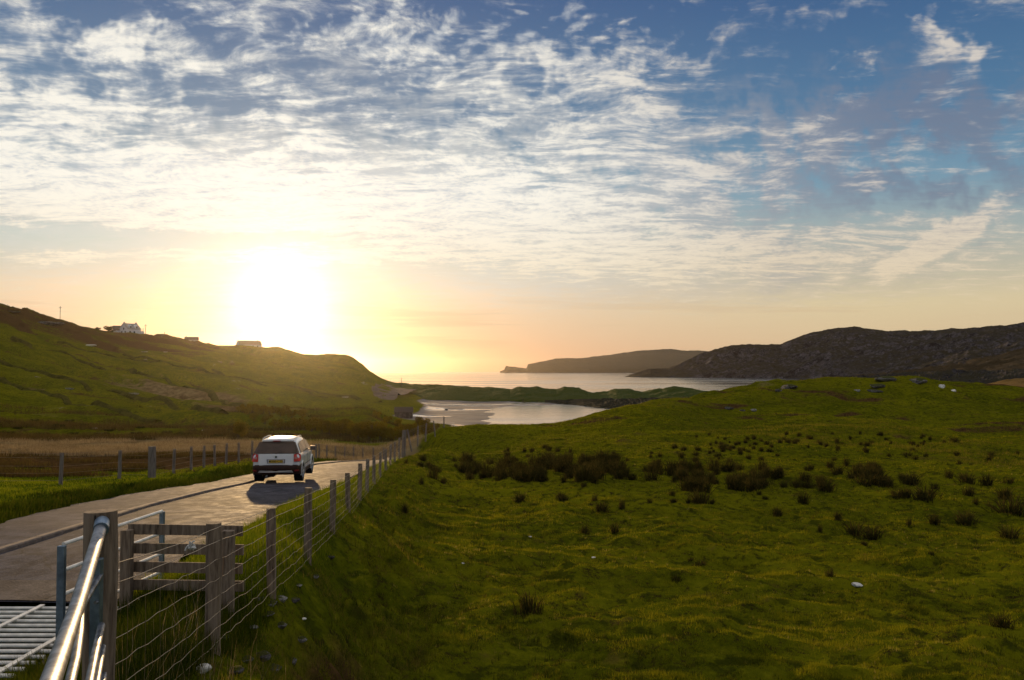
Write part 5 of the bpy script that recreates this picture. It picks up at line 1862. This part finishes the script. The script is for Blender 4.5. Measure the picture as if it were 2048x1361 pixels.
# ================================================================ rush clumps
def rush_mesh(seed, n=95, spread=0.5):
    rr = np.random.default_rng(seed)
    bx, by = rr.normal(0, 0.11, n), rr.normal(0, 0.11, n)
    h = rr.uniform(0.45, 1.0, n) * (1 - 0.35 * np.hypot(bx, by) / 0.3)
    ang = np.arctan2(by, bx) + rr.normal(0, 0.5, n)
    out_ = np.abs(rr.normal(0.17, 0.15, n)) * spread * 2
    w = rr.uniform(0.007, 0.014, n)
    a = rr.uniform(0, math.pi, n)
    o = np.stack([np.cos(a) * w, np.sin(a) * w, 0 * w], 1)
    b = np.stack([bx, by, np.full(n, -0.05)], 1)
    md = b + np.stack([np.cos(ang) * out_ * 0.35, np.sin(ang) * out_ * 0.35, h * 0.6], 1)
    tp = b + np.stack([np.cos(ang) * out_, np.sin(ang) * out_, h], 1)
    v = np.stack([b - o, b + o, md - o * 0.9, md + o * 0.9, tp], 1).reshape(-1, 3)
    i = np.arange(n)[:, None] * 5
    f = np.concatenate([i + np.array([[0, 1, 3]]), i + np.array([[0, 3, 2]]), i + np.array([[2, 3, 4]])], 0)
    me = bpy.data.meshes.new('rush_clump')
    me.from_pydata(v.tolist(), [], f.tolist())
    me.materials.append(M_rush)
    return me


RUSH = [rush_mesh(500 + s, 95 + 12 * s, 0.35 + 0.12 * (s % 4)) for s in range(8)]
named = [  # px, base py, height px, width factor, label
    (1061, 1226, 50, 1.5, 'spiky rush clump alone at the bottom centre, nearest to the viewer'),
    (1660, 1154, 24, 1.1, 'dark spiky rush clump standing just above left of the white stone'),
    (1709, 1072, 34, 1.5, 'wide dark rush clump, left one of the touching pair above the white stone'),
    (1744, 1080, 38, 1.3, 'dark rush clump, right one of the touching pair above the white stone'),
    (1554, 1034, 24, 1.2, 'low reddish rush clump between the dense belt and the touching pair'),
    (1040, 1005, 24, 1.5, 'square dark rush clump alone below the left end of the belt'),
    (810, 1024, 22, 0.9, 'slim rush clump nearest the fence in the left of the field'),
    (1203, 1025, 26, 1.4, 'left rush clump of the upper pair in mid field'),
    (1243, 1020, 24, 0.9, 'right rush clump of the upper pair in mid field, slimmer'),
    (1169, 1068, 24, 1.2, 'left rush clump of the lower pair in mid field'),
    (1230, 1066, 26, 1.1, 'right rush clump of the lower pair in mid field'),
    (1606, 1008, 30, 1.0, 'tall narrow rush clump just below the dense belt at the right'),
    (1400, 1010, 36, 1.6, 'bulky dark rush clump hanging below the belt right of centre'),
    (1376, 1008, 16, 0.7, 'tiny rush clump directly left of the bulky dark one'),
    (1932, 1050, 34, 1.5, 'bulky rush clump in the right part of the field'),
    (1868, 1048, 26, 1.1, 'smaller rush clump left of the bulky one at the right'),
    (1818, 1052, 22, 0.8, 'slender pale-topped rush clump at the right'),
    (1952, 1010, 20, 0.8, 'short rush clump above the bulky one at the right'),
    (2020, 1082, 36, 1.5, 'spreading rush clump close to the right edge of the view'),
    (2025, 1030, 44, 2.0, 'very dark broad rush mass at the right edge of the view'),
    (1676, 1040, 22, 1.0, 'small dark rush clump above the touching pair'),
    (1640, 1065, 20, 0.7, 'thin rush clump left of the touching pair'),
    (2005, 1255, 34, 1.6, 'dark rush clump low down near the right edge'),
    (886, 968, 16, 1.0, 'small rush clump below the left end of the belt, near the fence'),
    (866, 957, 28, 1.2, 'dark rush clump second from the fence'),
    (842, 969, 20, 0.8, 'slim rush clump just left of the second one from the fence'),
    (1300, 1008, 14, 1.2, 'low rush tuft midway under the belt'),
    (1168, 975, 14, 1.2, 'squat rush tuft touching the lower edge of the belt'),
]
rush_n = 0


def rush(p, hm, wf, label, group=None):
    global rush_n
    me = RUSH[rush_n % 8]
    rush_n += 1
    return inst(me, 'rush_clump', None, p, rng.uniform(0, 6.28), (hm * wf, hm * wf, hm), label=label, cat='rush', group=group)


hs = hits([(a[0], a[1]) for a in named], 12, 200)
for a, p in zip(named, hs):
    if p is None: continue
    rush(p - Vector((0, 0, 0.02)), a[2] / F * p.y * 1.25, a[3], a[4])
ORD = ['first', 'second', 'third', 'fourth', 'fifth', 'sixth', 'seventh', 'eighth', 'ninth', 'tenth', 'eleventh', 'twelfth', 'thirteenth', 'fourteenth', 'fifteenth', 'sixteenth',
       'seventeenth', 'eighteenth', 'nineteenth', 'twentieth'] + ['twenty-' + w_ for w_ in ('first', 'second', 'third', 'fourth', 'fifth', 'sixth', 'seventh', 'eighth', 'ninth')] + ['thirtieth'] + ['thirty-' + w_ for w_ in ('first', 'second', 'third', 'fourth', 'fifth', 'sixth', 'seventh', 'eighth', 'ninth')]
# the packed bed of rushes in the middle of the field reads as one mass
beds = [(925, 1240, 922, 968, 100, 0.88), (1235, 1400, 932, 964, 22, 0.72), (1330, 1560, 936, 990, 44, 0.75), (1000, 1500, 896, 930, 46, 0.5), (1380, 1900, 868, 905, 60, 0.5), (1500, 1800, 930, 960, 20, 0.6)]
bv_, bf_, bn_ = [], [], 0
for (a0, a1, b0, b1, n, hm) in beds:
    pts = [(rng.uniform(a0, a1), b0 + (b1 - b0) * rng.beta(1.3, 1.3)) for _ in range(n)]
    for j, p in enumerate(hits(pts, 25, 200, 500)):
        if p is None: continue
        me = RUSH[j % 8]
        co = np.empty(len(me.vertices) * 3, np.float32)
        me.vertices.foreach_get('co', co)
        co = co.reshape(-1, 3)
        s = hm * rng.uniform(0.6, 1.2)
        wf = rng.uniform(0.8, 1.5)
        a = rng.uniform(0, 6.28)
        c_, s_ = math.cos(a), math.sin(a)
        q = np.stack([(co[:, 0] * c_ - co[:, 1] * s_) * s * wf + p.x, (co[:, 0] * s_ + co[:, 1] * c_) * s * wf + p.y, co[:, 2] * s + p.z - 0.03], 1)
        bv_.append(q)
        nb = len(co) // 5
        i = np.arange(nb)[:, None] * 5 + bn_
        bf_.append(np.concatenate([i + np.array([[0, 1, 3]]), i + np.array([[0, 3, 2]]), i + np.array([[2, 3, 4]])], 0))
        bn_ += len(co)
mesh_np('rush_bed', np.concatenate(bv_), np.concatenate(bf_), M_rush, smooth_=False, kind='stuff')
zones = [  # px0, px1, py0, py1, count, height m, where, group
    (1500, 1790, 948, 990, 22, 0.72, 'in the right half of the belt', 'rush clumps in the right half of the belt'),
    (1790, 2048, 950, 1004, 15, 0.72, 'right of the belt', 'rush clumps right of the belt'),
    (800, 930, 915, 952, 11, 0.55, 'between fence and belt', 'rush clumps between fence and belt'),
    (1500, 2048, 880, 930, 26, 0.48, 'on the rise behind the belt', 'rush clumps behind the belt'),
    (1100, 1700, 985, 1015, 11, 0.34, 'in the row below the belt', 'rush tufts below the belt'),
    (1300, 1900, 1060, 1200, 5, 0.22, 'near the white stone', 'wispy tufts around the white stone'),
]
for (a0, a1, b0, b1, n, hm, lab, grp) in zones:
    pts = sorted([(rng.uniform(a0, a1), b0 + (b1 - b0) * rng.beta(1.3, 1.3)) for _ in range(n)])
    k = 0
    for p in hits(pts, 12, 200, 500):
        if p is None: continue
        s = hm * rng.uniform(0.65, 1.25)
        wf = rng.uniform(0.9, 2.0)
        look = ('tall ' if s > hm * 1.02 else 'short ' if s < hm * 0.82 else '') + ('broad ' if wf > 1.6 else 'slim ' if wf < 1.15 else '')
        rush(p - Vector((0, 0, 0.03)), s, wf, (look + 'dark rush clump, ' + ORD[k] + ' from the left ' + lab), grp)
        k += 1


# ================================================================ bushes
def crown_mesh(name, seed, n, rx, rz, leaf, mat, lobes=7):
    rr = np.random.default_rng(seed)
    c = np.stack([rr.normal(0, rx * 0.45, lobes), rr.normal(0, rx * 0.45, lobes), rr.uniform(rz * 0.35, rz * 0.95, lobes)], 1)
    rad_ = rr.uniform(0.30, 0.55, lobes) * rx
    k = rr.integers(0, lobes, n)
    d = rr.normal(0, 1, (n, 3))
    d /= np.linalg.norm(d, axis=1)[:, None]
    rr_ = rad_[k] * rr.uniform(0.35, 1.12, n) ** 0.6
    p = c[k] + d * rr_[:, None] * np.array([1, 1, 0.9])
    p[:, 2] = np.abs(p[:, 2])
    a = rr.normal(0, 1, (n, 3))
    a /= np.linalg.norm(a, axis=1)[:, None]
    b = np.cross(a, rr.normal(0, 1, (n, 3)))
    b /= np.linalg.norm(b, axis=1)[:, None]
    s = leaf * rr.uniform(0.6, 1.4, n)[:, None]
    v = np.stack([p - a * s, p - b * s * 0.45, p + a * s, p + b * s * 0.45], 1).reshape(-1, 3)
    me = bpy.data.meshes.new(name)
    f = np.arange(4 * n).reshape(-1, 4)
    me.from_pydata(v.tolist(), [], f.tolist())
    me.materials.append(mat)
    return me


def stems_mesh(seed, h, n=6):
    rr = random.Random(seed)
    mb = MB()
    for i in range(n):
        a = rr.uniform(0, 6.28)
        o = rr.uniform(0.3, 0.9)
        mb.tube([(0.1 * math.cos(a), 0.1 * math.sin(a), -0.2), (0.3 * o * math.cos(a), 0.3 * o * math.sin(a), h * 0.45), (o * math.cos(a), o * math.sin(a), h * rr.uniform(0.8, 1.0))], 0.05, 5, True, 0.012)
    return mb.mesh('stems', M_bark, True)


CROWN = [crown_mesh('crown', 700 + s, 1500, 1.5, 2.6, 0.13, M_leaf, 8) for s in range(5)]
STEMS = [stems_mesh(800 + s, 2.6) for s in range(3)]
CROWND = [crown_mesh('crown', 740 + s, 900, 1.4, 2.0, 0.17, M_leaf_dark, 6) for s in range(3)]


def bush(p, s, i, label, group=None, dark=False, name='willow_bush', cat='bush', sz=1.0):
    o = empty(name, p, i * 2.1, label=label, cat=cat, group=group)
    inst((CROWND if dark else CROWN)[i % (3 if dark else 5)], 'crown', o, sc=(s, s, s * sz))
    inst(STEMS[i % 3], 'stems', o, sc=(s, s, s * sz))
    return o


bl = []
for i in range(62):
    px = 478 + (872 - 478) * ((i * 0.618) % 1.0)
    d = 100 + 55 * ((i * 0.377) % 1.0)
    if px > 800: d = 105 + 28 * ((i * 0.377) % 1.0)
    bl.append((px, d))
bl.sort()
cnt = [0, 0]
for i, (px, d) in enumerate(bl):
    x_ = (px - 1024) / F * d
    z_ = H(x_, d)
    top = 834 + (12 if px > 760 else 0) + rng.uniform(-4, 16)
    hh = (742 - top) / F * d - z_
    s = max(0.55, min(1.6, hh / 3.0))
    j = 0 if px < 660 else 1
    lab = ('rounded willow bush, ' + ORD[cnt[j]] + ' from the left in the thicket ' + ('behind the car' if j == 0 else 'below the stone shed'))
    cnt[j] += 1
    bush(Vector((x_, d, z_ - 0.15)), s, i, lab, ('willow bushes behind the car', 'willow bushes below the stone shed')[j])
for i, (px, py, d, s, lab) in enumerate([
        (6, 625, 498, 1.6, 'bushy dark tree on the skyline at the very left edge'), (18, 628, 500, 1.9, 'taller dark tree on the skyline right of the edge one'), (103, 648, 512, 1.3, 'small dark bush on the skyline beside the tall thin pole'),
        (218, 664, 540, 1.6, 'dark tree on the skyline left of the white house'), (196, 662, 540, 1.0, 'low dark bush left of the skyline tree by the white house'), (318, 684, 545, 1.9, 'broad low dark thicket on the brow right of the poles'),
        (226, 666, 541, 1.0, 'small dark bush touching the white house wing')]):
    z_ = P(px, py, d)
    bush(z_ - Vector((0, 0, 0.5)), s * 1.1, i, lab, None, True, 'dark_tree' if s > 1.4 else 'dark_bush', 'tree' if s > 1.4 else 'bush', 1.0 if i != 5 else 0.6)
for i, (px, d, s) in enumerate([(836, 158, 0.7), (852, 150, 0.8), (868, 148, 0.6)]):
    x_ = (px - 1024) / F * d
    bush(Vector((x_, d, H(x_, d))), s, i, ['round yellow-green bush left of the two by the beach fence', 'round yellow-green bush in the middle by the beach fence', 'small yellow-green bush nearest the sand by the beach fence'][i], None)
for i, px in enumerate(sorted(20 + 560 * ((i * 0.618) % 1.0) for i in range(26))):
    d = 96 + 40 * ((i * 0.377) % 1.0)
    x_ = (px - 1024) / F * d
    bush(Vector((x_, d, H(x_, d) - 0.2)), rng.uniform(0.35, 0.6), i, 'low dark gorse bush, ' + ORD[i] + ' from the left along the foot of the slope', 'gorse bushes at the foot of the slope', True, 'gorse_bush', 'bush', 0.55)

# ================================================================ haze
def build_haze():
    hm, t, out = material('haze_air')
    pv = t.nodes.new('ShaderNodeVolumePrincipled')
    pv.inputs['Color'].default_value = (0.95, 0.84, 0.74, 1.0)
    pv.inputs['Density'].default_value = HAZE_DENSITY
    pv.inputs['Anisotropy'].default_value = HAZE_G
    t.links.new(pv.outputs[0], out.inputs['Volume'])
    bm = bmesh.new()
    bmesh.ops.create_cube(bm, size=1.0)
    me = bpy.data.meshes.new('haze')
    bm.to_mesh(me)
    bm.free()
    me.materials.append(hm)
    o = bpy.data.objects.new('haze', me)
    COL.objects.link(o)
    z0, z1_ = -24.5, 125.0
    o.scale = (20000, 20000, z1_ - z0)
    o.location = (0, 0, (z0 + z1_) / 2)
    o['kind'] = 'stuff'


HAZE_DENSITY = 2.0e-5
HAZE_G = 0.90
build_haze()
